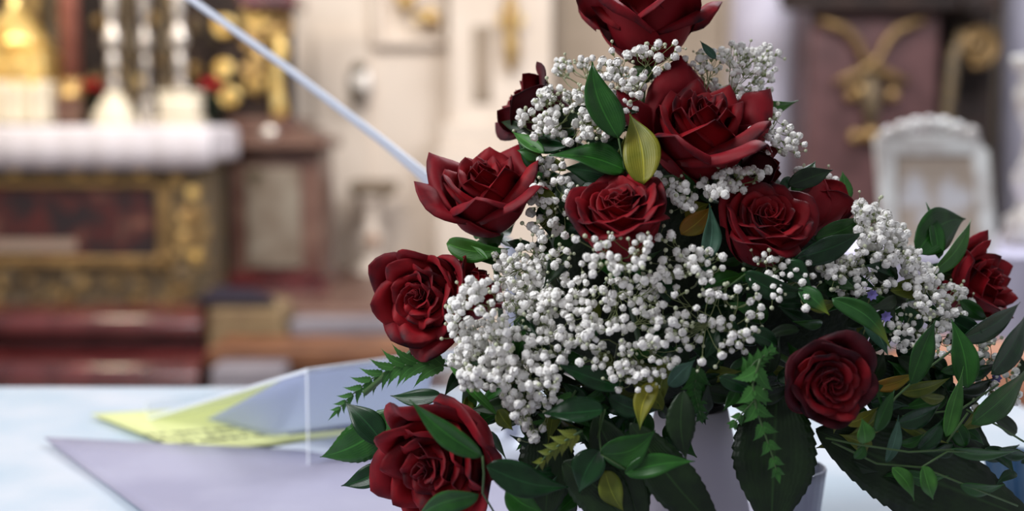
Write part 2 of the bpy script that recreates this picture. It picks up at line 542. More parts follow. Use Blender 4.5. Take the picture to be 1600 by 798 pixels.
# high altar body
YA = 6.5
al = empty('high_altar', P(160, 480, YA), 'gilded high altar front with a dark painting in a gold frame', 'altar')
q = MB(); boxp(q, -260, 262, 325, 486, YA + .03, 0.36, 0.01); q.build('body', M_oldgold, al, False)
q = MB(); a = P(325, 486, YA + .03); b_ = P(325, 262, YA + .03); q.box(a.x, YA + .05, a.z, a.x + .012, YA + .38, b_.z); q.build('side_panel', M_palecol, al, False)
q = MB(); a = P(-260, 486, YA); b_ = P(290, 205, YA); q.box(a.x, YA + .45, a.z, b_.x, YA + 1.1, b_.z + .008); q.build('rear_block', M_greymarble, al, False)
q = MB(); boxp(q, -120, 292, 246, 402, YA + .012, 0.02); q.build('painting', painting_mat(), al, False)
q = MB(); boxp(q, -120, 374, 118, 392, YA + .006, 0.01); q.build('painted_ledge', mat('painted_cream', (150, 130, 116), .6), al, False)
for (x0, y0, x1, y1) in ((-130, 280, 262, 293), (-130, 401, 262, 418), (246, 280, 262, 418)):
    q = MB(); boxp(q, x0, y0, x1, y1, YA - .02, 0.06, 0.012); q.build('frame_moulding', M_framegold, al, False)
for (x0, y0, x1, y1) in ((-260, 470, 326, 486), (-260, 430, 322, 434)):
    q = MB(); boxp(q, x0, y0, x1, y1, YA, 0.05, 0.008); q.build('base_moulding', M_oldgold, al, False)


def scroll(mb, c, r, sgn=1, turns=1.3, th=0.012, a0=0, n=22):
    pts = []
    for k in range(n):
        t = k / (n - 1)
        a = a0 + sgn * t * turns * 2 * pi
        rr = r * (1 - 0.75 * t)
        pts.append((c[0] + cos(a) * rr, c[1] - 0.01, c[2] + sin(a) * rr))
    mb.tube(pts, [th * (0.6 + 0.7 * k / n) for k in range(n)], 6)


def rosette(c, r, parent, m):
    q = MB()
    q.ball(c, r * .35, 5)
    for k in range(6):
        a = k * pi / 3
        q.ball((c[0] + cos(a) * r * .62, c[1], c[2] + sin(a) * r * .62), r * .34, 5, 0, 1, .5, 1)
    o = q.build('gilded_rosette', m, parent)
    return o


rr = random.Random(3)
for (x, y, s) in ((294, 340, 16), (290, 370, 12), (252, 404, 12), (285, 430, 17), (300, 300, 10), (14, 432, 12), (60, 448, 10), (110, 440, 12),
                  (160, 450, 10), (205, 446, 12), (250, 452, 10), (70, 266, 12), (118, 268, 12), (165, 268, 13), (276, 280, 12), (312, 450, 12), (305, 400, 9), (22, 268, 9), (220, 268, 9)):
    c = P(x, y, YA - .01)
    rosette(c, s * .0037, al, M_oldgold if y > 425 else M_gold if s > 11 else M_goldb)
q = MB()
for k in range(60):
    if k < 30: x = rr.uniform(268, 322); y = rr.uniform(284, 470)
    else: x = rr.uniform(-20, 330); y = rr.uniform(420, 468)
    scroll(q, P(x, y, YA + .005), rr.uniform(.025, .045), rr.choice((-1, 1)), 1.2, 0.006, rr.uniform(0, 6), 12)
o = q.build('scroll_relief', M_gold, al); tag(o, kind='stuff')

# cloth over the mensa
q = MB()
nx = 60
a = P(-260, 200, YA - .05); b_ = P(331, 200, YA - .05); zt = P(0, 199, YA - .05).z; zb = P(0, 264, YA - .05).z
for s in range(1):
    pts = []
    rows = [(0.53, zt + .004), (0.35, zt + .006), (0.02, zt + .004), (0.0, zt - .02), (-.004, (zt + zb) / 2), (0.0, zb)]
    for ry, rz in rows:
        for i in range(nx):
            x = a.x + (b_.x - a.x) * i / (nx - 1)
            fold = sin(i * 1.3) * .006 + sin(i * .53 + 1) * .006
            droop = 0
            if rz < zt - .01 and i > nx - 4: droop = (i - (nx - 4)) * .006
            pts.append(Vector((x, YA - .06 + ry + (fold if rz < zt - .01 else 0), rz + droop)))
    q.grid(pts, nx, len(rows))
    # side hang
    pts = []
    for k in range(5):
        z = [zt + .004, zt - .03, zt - .08, zt - .13, zt - .18][k]
        for i in range(14):
            t = i / 13
            pts.append(Vector((b_.x + (0.0 if k == 0 else .012 + sin(t * 14) * .008), YA - .06 + t * .53, z)))
    q.grid(pts, 14, 5)
mc = q.build('altar_cloth', M_whitecloth, None, True, True)
mc.modifiers.new('thick', 'SOLIDIFY').thickness = .006
tag(mc, 'white linen cloth covering the high altar top, hanging over its front', 'altar cloth')
q = MB(); boxp(q, -260, 206, 322, 262, YA + .0, 0.42, 0.01)
q.build('mensa', M_greymarble, al, False)

ZT = zt + .012
roff = rt['_off']
for k in range(40):
    c = P(rr.uniform(-20, 345), rr.uniform(-10, 175), 7.82)
    rosette(c, rr.uniform(.03, .065), rt, rr.choice((M_gold, M_goldb, M_oldgold, M_oldgold)))
# tabernacle
tb = empty('tabernacle', P(25, 197, 6.95), 'glowing gold tabernacle with white base at the left edge of the high altar', 'tabernacle')
c = P(30, 197, 6.95); c.z = ZT
q = MB(); q.box(c.x - .32, 6.9, ZT, c.x + .19, 7.3, ZT + .26, None, 0, .02); q.build('base', M_wax, tb, False)
q = MB(); q.box(c.x - .3, 6.92, ZT + .26, c.x + .16, 7.28, ZT + .46, None, 0, .03); q.build('shrine', M_goldb, tb, False)
q = MB(); q.lathe([(.2, 0), (.21, .03), (.16, .08), (.15, .12), (.09, .17), (.06, .22), (.03, .26), (.05, .3), (.0, .36)], (c.x - .06, 7.1, ZT + .46), 20); q.build('dome', M_goldb, tb)
for k, (dx, dz, r) in enumerate(((-.1, .33, .045), (.02, .36, .05), (.1, .3, .04), (-.02, .42, .035), (.08, .4, .03), (-.05, .58, .05), (.11, .23, .035), (.0, .22, .035))):
    rosette(Vector((c.x + dx, 6.9, ZT + dz)), r, tb, M_goldb)
for k in range(4):
    q = MB(); q.lathe([(.03, 0), (.035, .02), (.022, .04), (.024, .16), (.034, .2), (.03, .22)], (c.x - .28 + k * .14, 6.87, ZT + .01), 10); q.build('baluster', M_wax, tb)


area('tabernacle_lamp', (c.x + .1, 5.9, ZT + 1.3), (c.x + .1, 7.0, ZT + .25), .3, .3, 16, (1.0, .86, .62))


def candlestick(px, Y, rpx, base_r, label, m, mb_, h=1.15, wide=True, square=False):
    c = P(px, 197, Y); z = ZT
    e = empty('altar_candlestick', (c.x, Y, z), label, 'candlestick', 'silver candlesticks on the high altar')
    s = rpx
    q = MB()
    b = base_r
    if square:
        q.box(c.x - b * .95, Y - b * .7, z, c.x + b * .95, Y + b * .7, z + .04, None, 0, .008)
        q.box(c.x - b * .82, Y - b * .6, z + .04, c.x + b * .82, Y + b * .6, z + .17, None, 0, .012)
        q.box(c.x - b * .9, Y - b * .65, z + .17, c.x + b * .9, Y + b * .65, z + .195, None, 0, .008)
    elif wide:
        q.lathe([(b, 0), (b * 1.02, .02), (b * .9, .05), (b * .95, .07), (b * .7, .1), (b * .62, .13), (b * .4, .16), (b * .3, .19)], (c.x, Y, z), 18)
    else:
        q.lathe([(b, 0), (b, .02), (b * .7, .04), (b * .6, .1), (b * .8, .13), (b * .4, .17)], (c.x, Y, z), 18)
    q.build('foot', mb_, e)
    q = MB()
    prof = [(s * .5, .18), (s * .55, .2), (s * .9, .23), (s * .5, .26), (s * .55, .3), (s * .75, .36), (s * .6, .4), (s * .45, .42), (s * 1.0, .46), (s * 1.05, .49), (s * .9, .53), (s * .5, .56),
            (s * .55, .6), (s * .7, .68), (s * .8, .76), (s * .5, .8), (s * .9, .84), (s * .5, .88)]
    q.lathe(prof, (c.x, Y, z), 14); q.build('stem', m, e)
    q = MB(); q.lathe([(s * .5, .88), (s * 1.7, .93), (s * 1.8, .95), (s * .5, .94)], (c.x, Y, z), 16); q.build('drip_pan', m, e)
    q = MB(); q.lathe([(s * .5, .95), (s * .5, h + .3)], (c.x, Y, z), 12); q.build('candle', M_wax, e)


candlestick(180, 6.8, .045, .13, 'silver candlestick with broad pale foot, left one on the high altar', M_silver, M_wax)
candlestick(231, 7.0, .04, .07, 'slim dull silver candlestick standing between the two broad footed ones', M_silver, M_silver, wide=False)
candlestick(284, 6.8, .045, .135, 'silver candlestick with broad pale foot nearest the altar cloth corner', M_silver, M_wax, square=True)
# reddish column at left
c = P(112, 197, 7.1)
e = empty('marble_column', (c.x, 7.1, ZT), 'reddish marble column with brown base beside the gold tabernacle', 'column')
q = MB(); q.box(c.x - .1, 7.02, ZT, c.x + .1, 7.24, ZT + .16, None, 0, .01); q.build('plinth', M_brownmarble, e, False)
q = MB(); q.lathe([(.1, .16), (.1, .19), (.07, .22), (.085, .25), (.06, .28)], (c.x, 7.13, ZT), 20); q.build('base', M_gold, e)
q = MB(); q.lathe([(.06, .28), (.055, 1.4)], (c.x, 7.13, ZT), 20); q.build('shaft', mat('salmon_marble', (150, 96, 84), .4, rgb2=(120, 70, 60), scale=7), e)
# gilded columns behind
for k, (px, lab) in enumerate(((62, 'gilded twisted column above the tabernacle'), (90, 'narrow gilded column just left of the reddish marble column'), (262, 'dull gilded column behind the right candlesticks'), (205, 'dull gilded column seen between left and slim candlesticks'))):
    c = P(px, 197, 7.45)
    e = empty('gilded_column', (c.x, 7.45, ZT - .2), lab, 'column')
    q = MB()
    q.lathe([(.035 + .012 * sin(t * 1.4), t * .07) for t in range(26)], (c.x, 7.45, ZT - .2), 14); q.build('shaft', M_oldgold if k else M_gold, e)
    q = MB(); q.lathe([(.07, 0), (.07, .04), (.04, .06)], (c.x, 7.45, ZT - .21), 14); q.build('base', M_gold, e)


def poinsettia(px, Y, lab):
    c = P(px, 197, Y); z = ZT
    e = empty('potted_poinsettia', (c.x, Y, z), lab, 'potted plant')
    q = MB(); q.lathe([(.05, 0), (.06, .1), (.065, .1)], (c.x, Y, z), 14); q.build('pot', M_pot, e)
    r_ = random.Random(px)
    g = MB(); f = MB()
    for k in range(26):
        a = r_.uniform(0, 2 * pi); up = r_.uniform(.1, .2); rad = r_.uniform(.05, .09)
        leafq(g, Vector((c.x, Y, z + up)), Vector((c.x + cos(a) * rad, Y + sin(a) * rad * .7, z + up - r_.uniform(-.02, .06))), .05, Vector((0, -.3, 1)), 0, 0)
    for k in range(22):
        a = r_.uniform(0, 2 * pi); rad = r_.uniform(.05, .09)
        leafq(f, Vector((c.x, Y, z + .22)), Vector((c.x + cos(a) * rad, Y + sin(a) * rad * .7, z + .235 + r_.uniform(-.03, .05))), .045, Vector((0, -.6, 1)), 0, 0)
    g.build('foliage', M_pot, e); f.build('red_bracts', M_redflower, e)


def leafq(mb, base, tip, width, nrm, lat=0.0, arch=0.0, serr=0, nv=14, nu=5, peak=0.42, fold=0.18, wave=0.0, seed=0, mi=0, teeth=.07, twist=0.0):
    """a pointed blade from base to tip; lat bends it sideways, arch out of plane; serr = number of teeth each side"""
    ax = tip - base
    L = ax.length
    t = ax.normalized()
    n = (nrm - t * nrm.dot(t))
    n = n.normalized() if n.length > 1e-5 else t.orthogonal()
    s = t.cross(n).normalized()
    pts, uvs = [], []
    for j in range(nv):
        v = j / (nv - 1)
        # blade outline
        k = v ** (math.log(0.5) / math.log(peak))
        hw = width / 2 * (max(0.0, sin(pi * k)) ** (0.8 if v < peak else 1.3)) if 0 < v < 1 else width * .015
        if serr and 0.04 < v < 0.97:
            ph = (v * serr) % 1.0
            hw *= 1.0 + teeth * (ph - .5)
        c = base + ax * v + s * (lat * sin(pi * v)) + n * (arch * sin(pi * v))
        for i in range(nu):
            u = -1 + 2 * i / (nu - 1)
            f = fold * abs(u) * hw + (wave * width * sin(v * 9 + seed + u) * abs(u) if wave else 0)
            ca, sa_ = cos(twist * (v - .4)), sin(twist * (v - .4))
            s2, n2 = s * ca + n * sa_, n * ca - s * sa_
            pts.append(c + s2 * (u * hw) + n2 * f)
            uvs.append((0.5 + u * .5, v))
    mb.grid(pts, nu, nv, mi, uvs)
    return mb


poinsettia(145, 7.05, 'red poinsettia beside the left broad footed candlestick')
poinsettia(330, 7.0, 'red poinsettia at the right end of the high altar')

# pedestal and gilded consoles right of altar
pd = empty('column_pedestal', P(430, 495, 7.2), 'brown red marble pedestal with a grey panel right of the high altar', 'pedestal')
q = MB(); boxp(q, 362, 232, 500, 470, 7.2, 0.5, 0.02); q.build('body', M_brownmarble, pd, False)
q = MB(); boxp(q, 385, 262, 468, 420, 7.17, 0.05, 0.015); q.build('panel', M_greymarble, pd, False)
for (x0, y0, x1, y1, Y) in ((356, 184, 462, 202, 7.25), (348, 202, 486, 214, 7.15), (352, 214, 512, 232, 7.08)):
    q = MB(); boxp(q, x0, y0, x1, y1, Y, 0.6, 0.012); q.build('cornice', M_brownmarble, pd, False)
for (x0, y0, x1, y1, Y) in ((352, 440, 512, 500, 7.1), (356, 425, 505, 440, 7.15)):
    q = MB(); boxp(q, x0, y0, x1, y1, Y, 0.6, 0.012); q.build('base_moulding', M_redmarble, pd, False)
q = MB(); q.ball(P(420, 208, 7.1), .055, 8, 0, 1, .4, .8); q.build('silver_boss', M_silver, pd)
rosette(P(400, 275, 7.16), .05, pd, M_oldgold)
cs = empty('gilded_console', P(400, 190, 7.3), 'gilded carved console column above the brown marble pedestal', 'ornament')
q = MB(); boxp(q, 345, 0, 446, 190, 7.45, 0.3, 0.02); q.build('core', M_dark, cs, False)
for (px, py, r) in ((400, 22, .09), (434, 40, .09), (395, 60, .07), (398, 105, .075), (396, 130, .06), (352, 40, .07), (350, 110, .06), (360, 150, .06)):
    q = MB(); scroll(q, P(px, py, 7.38), r, rr.choice((-1, 1)), 1.4, .025, rr.uniform(0, 6)); q.build('volute', M_goldb if rr.random() < .4 else M_gold, cs)
q = MB(); pts = [P(x, y, 7.35) for x, y in ((428, 50), (440, 78), (430, 110), (433, 145), (438, 175), (430, 188))]; q.tube(pts, [.03, .045, .035, .04, .05, .03], 8); q.build('acanthus_leg', M_goldb, cs)
q = MB(); pts = [P(x, y, 7.35) for x, y in ((400, 60), (406, 90), (396, 120), (402, 150))]; q.tube(pts, [.03, .035, .03, .02], 8); q.build('acanthus_leg', M_gold, cs)
q = MB(); boxp(q, 372, -14, 462, 12, 7.25, 0.4, 0.02); q.build('capital', M_redmarble, cs, False)

# wall sconce, console, gilded wall ornaments
def sconce(px, py, lab):
    c = P(px, py, YW - .1)
    e = empty('wall_sconce', c, lab, 'sconce')
    q = MB(); q.ball((c.x, YW - .06, c.z), .12, 8, 0, .75, .25, 1.35); q.build('back_plate', M_silver, e)
    q = MB(); q.tube([(c.x, YW - .1, c.z - .09), (c.x, YW - .22, c.z - .13), (c.x, YW - .26, c.z - .05)], .018, 6); q.build('arm', M_oldgold, e)
    q = MB(); q.lathe([(.02, 0), (.06, .02), (.065, .04), (.02, .05)], (c.x, YW - .26, c.z - .06), 14); q.build('drip_pan', M_oldgold, e)
    q = MB(); q.ball((c.x, YW - .1, c.z + .13), .05, 6, 0, 1, .5, .8); q.build('crest', M_oldgold, e)


sconce(562, 135, 'oval silver wall sconce on the cream wall left of the pilaster')
cn = empty('stone_console', P(580, 500, 7.9), 'grey stone console on a slim turned post by the cream wall', 'console')
q = MB(); boxp(q, 545, 284, 616, 304, 7.9, .3, .015); q.build('top_slab', mat('grey_brown_stone', (132, 116, 96), .7, rgb2=(112, 96, 80), scale=9), cn, False)
c = P(582, 500, 8.05)
zt2 = P(582, 304, 8.0).z; z0 = .4
H = zt2 - z0
q = MB(); q.lathe([(.14, 0), (.14, .08 * H), (.08, .12 * H), (.06, .3 * H), (.1, .5 * H), (.05, .6 * H), (.06, .8 * H), (.09, .92 * H), (.14, H)], (c.x, 8.05, z0), 18); q.build('post', M_wall, cn)
rosette(P(583, 375, 7.9), .05, cn, mat('faded_paint', (170, 130, 104), .7))


def wall_orn(px0, py0, px1, py1, Y, lab):
    e = empty('gilded_ornament', P((px0 + px1) / 2, py1, Y), lab, 'ornament')
    n = 7
    pts = [P(px0 + (px1 - px0) * k / (n - 1), py0 + (py1 - py0) * k / (n - 1), Y) for k in range(n)]
    q = MB(); q.tube(pts, [.03, .05, .06, .045, .06, .05, .02], 8); q.build('garland', M_gold, e)
    for s in (-1, 1):
        q = MB(); scroll(q, pts[2] + Vector((s * .05, 0, 0)), .05, s, 1.2, .014, pi / 2); q.build('scroll', M_goldb, e)


wall_orn(797, -10, 800, 112, YW - .36, 'tall gilded drop ornament on the pilaster left of the top rose')
wall_orn(632, -30, 636, 22, YW - .1, 'gilded ornament at the picture top above the wall sconce')
wall_orn(655, 20, 690, 38, YW - .15, 'pinkish gold cherub ornament high beside the pilaster edge')

M_greyledge = mat('grey_ledge_marble', (140, 134, 142), .5, rgb2=(124, 118, 126), scale=4)
# low things between altar and bouquet
q = MB(); boxp(q, 322, 478, 440, 552, 6.15, .35, .03)
st = empty('upholstered_stool', P(380, 600, 6.0), 'tan upholstered stool with dark cloth on it beside the marble steps', 'stool')
q.build('seat_block', M_tan, st, False)
q = MB(); boxp(q, 326, 552, 436, 640, 6.18, .3, .01); q.build('base', M_wood, st, False)
q = MB(); pts = []
for j in range(6):
    for i in range(14):
        x = 312 + (432 - 312) * i / 13
        y = 478 - (26 * abs(sin(pi * i / 13)) ** .6 * sin(pi * j / 5) + 2) - (8 if i < 5 else 0) * sin(pi * j / 5)
        p = P(x, y, 6.15 + .32 * j / 5); p.z += .012; pts.append(p)
q.grid(pts, 14, 6); tag(q.build('folded_cloth', M_darkcloth, None, True, True), 'dark purple folded cloth heaped on the tan stool', 'cloth')
q = MB(); boxp(q, 322, 545, 700, 572, 5.7, .4, .01); q.box(P(326, 545, 5.7).x, 5.75, 0, P(690, 545, 5.7).x, 6.05, P(0, 572, 5.7).z)
tag(q.build('wooden_bench', M_wood, None, False, True), 'long brown wooden bench low behind the table, under the grey ledge', 'bench')
q = MB(); boxp(q, 452, 502, 640, 532, 6.3, .3, .01); tag(q.build('marble_ledge', M_greyledge, None, False, True), 'pale grey marble ledge right of the tan stool', 'ledge')
q = MB(); boxp(q, 330, 575, 440, 640, 5.5, .2, .01); tag(q.build('pale_plinth', M_greyledge, None, False, True), 'small pale plinth under the wooden bench behind the table', 'plinth')

# ---- right hand background
q = MB(); c = P(1185, 600, 8.14); q.lathe([(.245, 0), (.245, 4.0)], (c.x, 8.14, 0), 28)
tag(q.build('pale_column', M_palecol, None, True, True), 'pale lavender marble column left of the mauve pier', 'column')
pr = empty('marble_pier', P(1360, 600, 7.4), 'mauve marble pier with gilded crossed ribbons right of the pale column', 'pier')
q = MB(); a = P(1268, 0, 7.4); b_ = P(1472, 0, 7.4); q.box(a.x, 7.4, 0, b_.x, 7.86, 3.6, None, 0, .02); q.build('body', M_mauve, pr, False)
q = MB(); boxp(q, 1248, 10, 1268, 700, 7.5, .3, .01); q.build('side_strip', M_brownmarble, pr, False)
q = MB(); boxp(q, 1225, -12, 1504, 14, 7.25, .14, .02); q.build('cornice', M_dark, pr, False)
q = MB(); boxp(q, 1212, -40, 1504, -12, 7.2, .19, .02); q.build('cornice', M_dark, pr, False)
for s in (-1, 1):
    X = lambda x: 1362 + s * (x - 1362)
    for pth in ([(1280, 32), (1300, 38), (1322, 46), (1340, 66), (1350, 90), (1372, 108), (1400, 122), (1420, 128)],):
        q = MB(); pts = [P(X(x), y, 7.34) for x, y in pth]; q.tube(pts, [.018, .024, .026, .026, .024, .03, .03, .012], 8); q.build('gilded_ribbon', M_framegold, pr)
q = MB(); pts = [P(x, y, 7.35) for x, y in ((1362, 115), (1360, 145), (1362, 170), (1360, 205))]; q.tube(pts, [.03, .075, .055, .02], 8); q.build('gilded_drop', M_oldgold, pr)
for (x, y, s) in ((1337, 213, 11), (1361, 211, 13), (1330, 148, 10), (1394, 148, 11), (1345, 140, 9)):
    q = MB(); q.ball(P(x, y, 7.33), s * .0038, 6); q.build('gilded_bead', M_gold, pr)
q = MB(); a = P(1476, 0, 7.75); q.box(a.x + .02, 7.75, 0, a.x + .34, 8.1, 3.6); tag(q.build('dark_recess_panel', M_dark, None, False, True), 'dark panel standing in for the shadowed gap right of the mauve pier', 'panel')  # darkness of the gap put into the panel's colour
q = MB(); a = P(1500, 14, 7.3)
q = MB(); boxp(q, 1510, -10, 1568, 18, 7.22, .5, .02); tag(q.build('dark_entablature', M_dark, None, False, True), 'dark beam end above the gilded volute at upper right', 'beam')
vo = empty('gilded_volute', P(1530, 200, 7.4), 'large gilded scroll volute with curving tail at upper right', 'ornament')
q = MB(); scroll(q, P(1528, 70, 7.45), .13, 1, 1.8, .035, -pi * .6, 40); q.build('scroll', M_framegold, vo)
q = MB(); pts = [P(x, y, 7.45) for x, y in ((1505, 45), (1490, 90), (1484, 140), (1478, 190), (1474, 215))]; q.tube(pts, [.03, .045, .04, .04, .03], 8); q.build('tail', M_oldgold, vo)
q = MB(); c = P(1610, 0, 8.4); q.lathe([(.17, 0), (.17, 4.0)], (c.x, 8.4, 0), 24)
tag(q.build('white_column', M_palecol, None, True, True), 'pale column at the upper right corner behind the silver candlestick', 'column')

# side altar table with frame and big silver candlestick
YS = 3.4
zt3 = P(1580, 402, YS).z
sa = empty('side_table', (P(1560, 402, YS).x, YS + .3, 0), 'side table under a pale lavender cloth behind the right rose', 'table')
q = MB(); a = P(1330, 402, YS); q.box(a.x, YS, zt3 - .03, a.x + 1.1, YS + .6, zt3, None, 0, .005); q.build('table_top', M_wood, sa, False)
q = MB(); pts = []
for (oy, oz) in ((-.012, -.26), (-.014, -.12), (-.012, .004), (.3, .006), (.612, .004), (.614, -.2)):
    for i in range(24):
        pts.append(Vector((a.x - .015 + 1.13 * i / 23, YS + oy + (.006 * sin(i * 1.7) if oz < 0 else 0), zt3 + oz)))
q.grid(pts, 24, 6)
tag(q.build('side_table_cloth', mat('lavender_cloth', (190, 186, 208), .8), None, False, True), 'pale lavender cloth over the side table at the right edge', 'tablecloth')
for (dx, dy) in ((.05, .05), (1.05, .05), (.05, .55), (1.05, .55)):
    q = MB(); q.box(a.x + dx - .03, YS + dy - .03, 0, a.x + dx + .03, YS + dy + .03, zt3 - .03); q.build('leg', M_wood, sa, False)
M_brightsilver = mat('bright_silver', (238, 238, 236), 0.4, 0.35, rgb2=(206, 200, 196), scale=16, bump=.3)
fr = empty('silver_framed_card', P(1460, 402, YS + .05), 'silver framed altar card standing on the side table, right of the mauve pier', 'frame')
mirror = mat('card_face', (176, 160, 146), .5, rgb2=(206, 204, 208), scale=5, lo=.46, hi=.54)
def quadp(mb, pts4, Y0, Y1, th):
    """thick slab whose front face passes through four pixels; Y0 at the bottom pixels, Y1 at the top ones"""
    ps = [P(x, y, Y0 + .10 * (404 - y) / 190) for (x, y) in pts4]
    o = len(mb.v)
    mb.v += [tuple(p) for p in ps] + [tuple(p + Vector((0, th, 0))) for p in ps]
    for f_ in ((0, 1, 2, 3), (7, 6, 5, 4), (0, 4, 5, 1), (1, 5, 6, 2), (2, 6, 7, 3), (3, 7, 4, 0)):
        mb.face([o + k for k in f_])
    return mb
q = MB(); quadp(q, ((1392, 400), (1540, 398), (1530, 230), (1396, 232)), YS + .06, YS + .14, .01); q.build('card', mirror, fr, False)
for pts4 in (((1384, 404), (1404, 404), (1398, 215), (1368, 215)), ((1534, 404), (1560, 404), (1545, 235), (1518, 215)),
             ((1372, 242), (1540, 242), (1528, 208), (1374, 208)), ((1384, 404), (1560, 404), (1556, 388), (1388, 388))):
    q = MB(); quadp(q, pts4, YS + .045, YS + .125, .025); q.build('frame_bar', M_brightsilver, fr, False)
for k in range(7):
    q = MB(); t = k / 6
    q.ball(P(1388 + 130 * t, 208 - 16 * sin(pi * t), YS + .14), .02, 5, 0, 1.2, .6, 1); q.build('crest_bead', M_brightsilver, fr)
sc = empty('silver_candlestick', P(1600, 402, YS + .3), 'large ornate silver candlestick cut by the right edge', 'candlestick')
c = P(1612, 402, YS + .3)
H = P(1606, 90, YS + .3).z - zt3
q = MB(); prof = [(.1, 0), (.11, .02), (.09, .05), (.095, .08), (.06, .1), (.05, .14), (.07, .17), (.075, .21), (.045, .25), (.04, .29), (.035, .33), (.07, .4), (.08, .45), (.055, .5)]
q.lathe([(r * .95, z * H / .56) for r, z in prof] + [(.085, H * .95), (.09, H)], (c.x, c.y, zt3 + .006), 24, flute=.06, nf=8); q.build('turned_body', M_brightsilver, sc)
for k in range(26):
    a_ = rr.uniform(pi, 2 * pi); zz = rr.uniform(.05, .97) * H
    q = MB(); q.ball((c.x + cos(a_) * .07, c.y + sin(a_) * .07, zt3 + zz), rr.uniform(.012, .02), 4); q.build('cast_knob', M_brightsilver, sc)
q = MB(); q.lathe([(.03, H), (.03, H + .4)], (c.x, c.y, zt3), 14); q.build('candle', M_wax, sc)

# things low at the right edge
q = MB()
o = q.box(P(1470, 700, 1.95).x, 1.95, .55, P(1700, 700, 1.95).x, 2.3, P(0, 575, 1.95).z, None, 0, .04).build('peach_cushion', M_skin, None, False, True)
ch = empty('wooden_chair', (o.location.x, 2.1, 0), 'brown wooden chair back low behind the trailing leaves at right', 'chair')
tag(o, 'peach brown cushion on the chair at the right edge, behind leaves', 'cushion')
xx = P(1470, 700, 1.95).x
q = MB(); q.box(xx - .02, 1.92, .5, xx + .27, 2.34, .55, None, 0, .01); q.build('seat', M_wood, ch, False)
for dx in (0, .23):
    for dy in (1.93, 2.3):
        q = MB(); q.box(xx + dx, dy, 0, xx + dx + .03, dy + .03, .5); q.build('leg', M_wood, ch, False)

# ================================================================== TABLE
YT1 = 0.4 * F / (612 - 200) * 1.0
TZ = 1.0
tt = empty('altar_table', (-.2, 1.3, 0), 'wooden table carrying the bouquet, hidden under its white cloth', 'table')
q = MB(); q.box(-1.3, .66, TZ - .05, .72, YT1 - .01, TZ - .006, None, 0, .005); q.build('table_top', M_wood, tt, False)
for x in (-1.2, .62):
    for y in (.72, YT1 - .12):
        q = MB(); q.box(x - .04, y, 0, x + .04, y + .08, TZ - .05); q.build('leg', M_wood, tt, False)
nx, ny = 90, 60
pts = []
for j in range(ny):
    for i in range(nx):
        x = -1.32 + 2.06 * i / (nx - 1); y = .64 + (YT1 - .62) * j / (ny - 1)
        z = TZ - .002 + .0022 * noise.noise(Vector((x * 3, y * 5, 0)))
        pts.append(Vector((x, y, z)))
q = MB(); q.grid(pts, nx, ny)
# hanging far side
pts = []
for k in range(6):
    for i in range(nx):
        x = -1.32 + 2.06 * i / (nx - 1)
        pts.append(Vector((x, YT1 + .02 + .01 * sin(x * 26) * k / 5, TZ - .002 - .06 * k)))
q.grid(pts, nx, 6)
tag(q.build('white_tablecloth', M_cloth, None, True, True), 'glossy white cloth spread over the table under the bouquet', 'tablecloth')
# runner near the camera
q = MB()
cor = [P(170, 800, 0), ]
def onT(px, py, dz=0.0):
    d = P(px, py, 1.0) - CAM
    return CAM + d * ((TZ + dz - CAM.z) / d.z)
g = []
e0, e1 = onT(70, 690), onT(1000, 735)
for j in range(14):
    for i in range(30):
        t = i / 29; far = e0.lerp(e1, t)
        p = far + Vector((.60, -.80, 0)) * ((far.y - .66) / .80) * (j / 13)
        g.append(Vector((p.x, p.y, TZ + .004 + .0012 * noise.noise(p * 7))))
q.grid(g, 30, 14)
ro = q.build('grey_table_runner', M_runner, None, True, True); ro.modifiers.new('t', 'SOLIDIFY').thickness = .002
tag(ro, 'pale grey lavender cloth runner along the near side of the table', 'table runner')

# yellow sheet and white papers
def sheet(name, c4, m, lab, dz, cat='paper', th=.0012):
    ps = [onT(x, y, dz) for x, y in c4]
    q = MB(); n = 8; pts = []; uvs = []
    for j in range(n):
        for i in range(n):
            u, v = i / (n - 1), j / (n - 1)
            p = ps[0].lerp(ps[1], u).lerp(ps[3].lerp(ps[2], u), v)
            p = p + Vector((0, 0, .0008 * noise.noise(p * 12)))
            pts.append(p); uvs.append((u, v))
    q.grid(pts, n, n, 0, uvs)
    o = q.build(name, m, None, True, True)
    s = o.modifiers.new('t', 'SOLIDIFY'); s.thickness = th
    return tag(o, lab, cat)


M_yprint = print_mat('yellow_printed_sheet', (226, 228, 160), (62, 66, 50), 9, .12, .5)
sheet('yellow_leaflet', ((300, 707), (640, 668), (470, 628), (142, 646)), M_yprint, 'yellow printed sheet lying flat on the table under the clear stand', .005)
M_ybook = mat('mustard_edge', (150, 130, 20), .6)

# clear slanted book stand
A = Vector((P(480, 575, 1.345).x, 1.345, P(480, 575, 1.345).z))
B = onT(232, 660); B.z = TZ + .008
D = Vector((.80, .60, 0)).normalized()
Wd = .42
bs = empty('clear_book_stand', (A.x, A.y, TZ), 'clear acrylic book stand with slanted top left of the bouquet', 'book stand')
def slab(name, p, q_, w_, th, m, parent):
    """sheet p-q swept along w_ with thickness th"""
    d1 = (q_ - p); nn = d1.cross(w_).normalized() * th
    mb = MB(); vs = [p, q_, q_ + w_, p + w_]
    mb.v = [tuple(v) for v in vs] + [tuple(v + nn) for v in vs]
    for f_ in ((0, 1, 2, 3), (7, 6, 5, 4), (0, 4, 5, 1), (1, 5, 6, 2), (2, 6, 7, 3), (3, 7, 4, 0)):
        mb.face(f_)
    return mb.build(name, m, parent, False)
slab('slanted_plate', A, B, D * Wd, .004, M_acryl, bs)
A0 = Vector((A.x, A.y, TZ + .006))
slab('back_plate', A0 + D * .0, A + Vector((0, 0, -.001)), D * Wd, .004, M_acryl, bs)
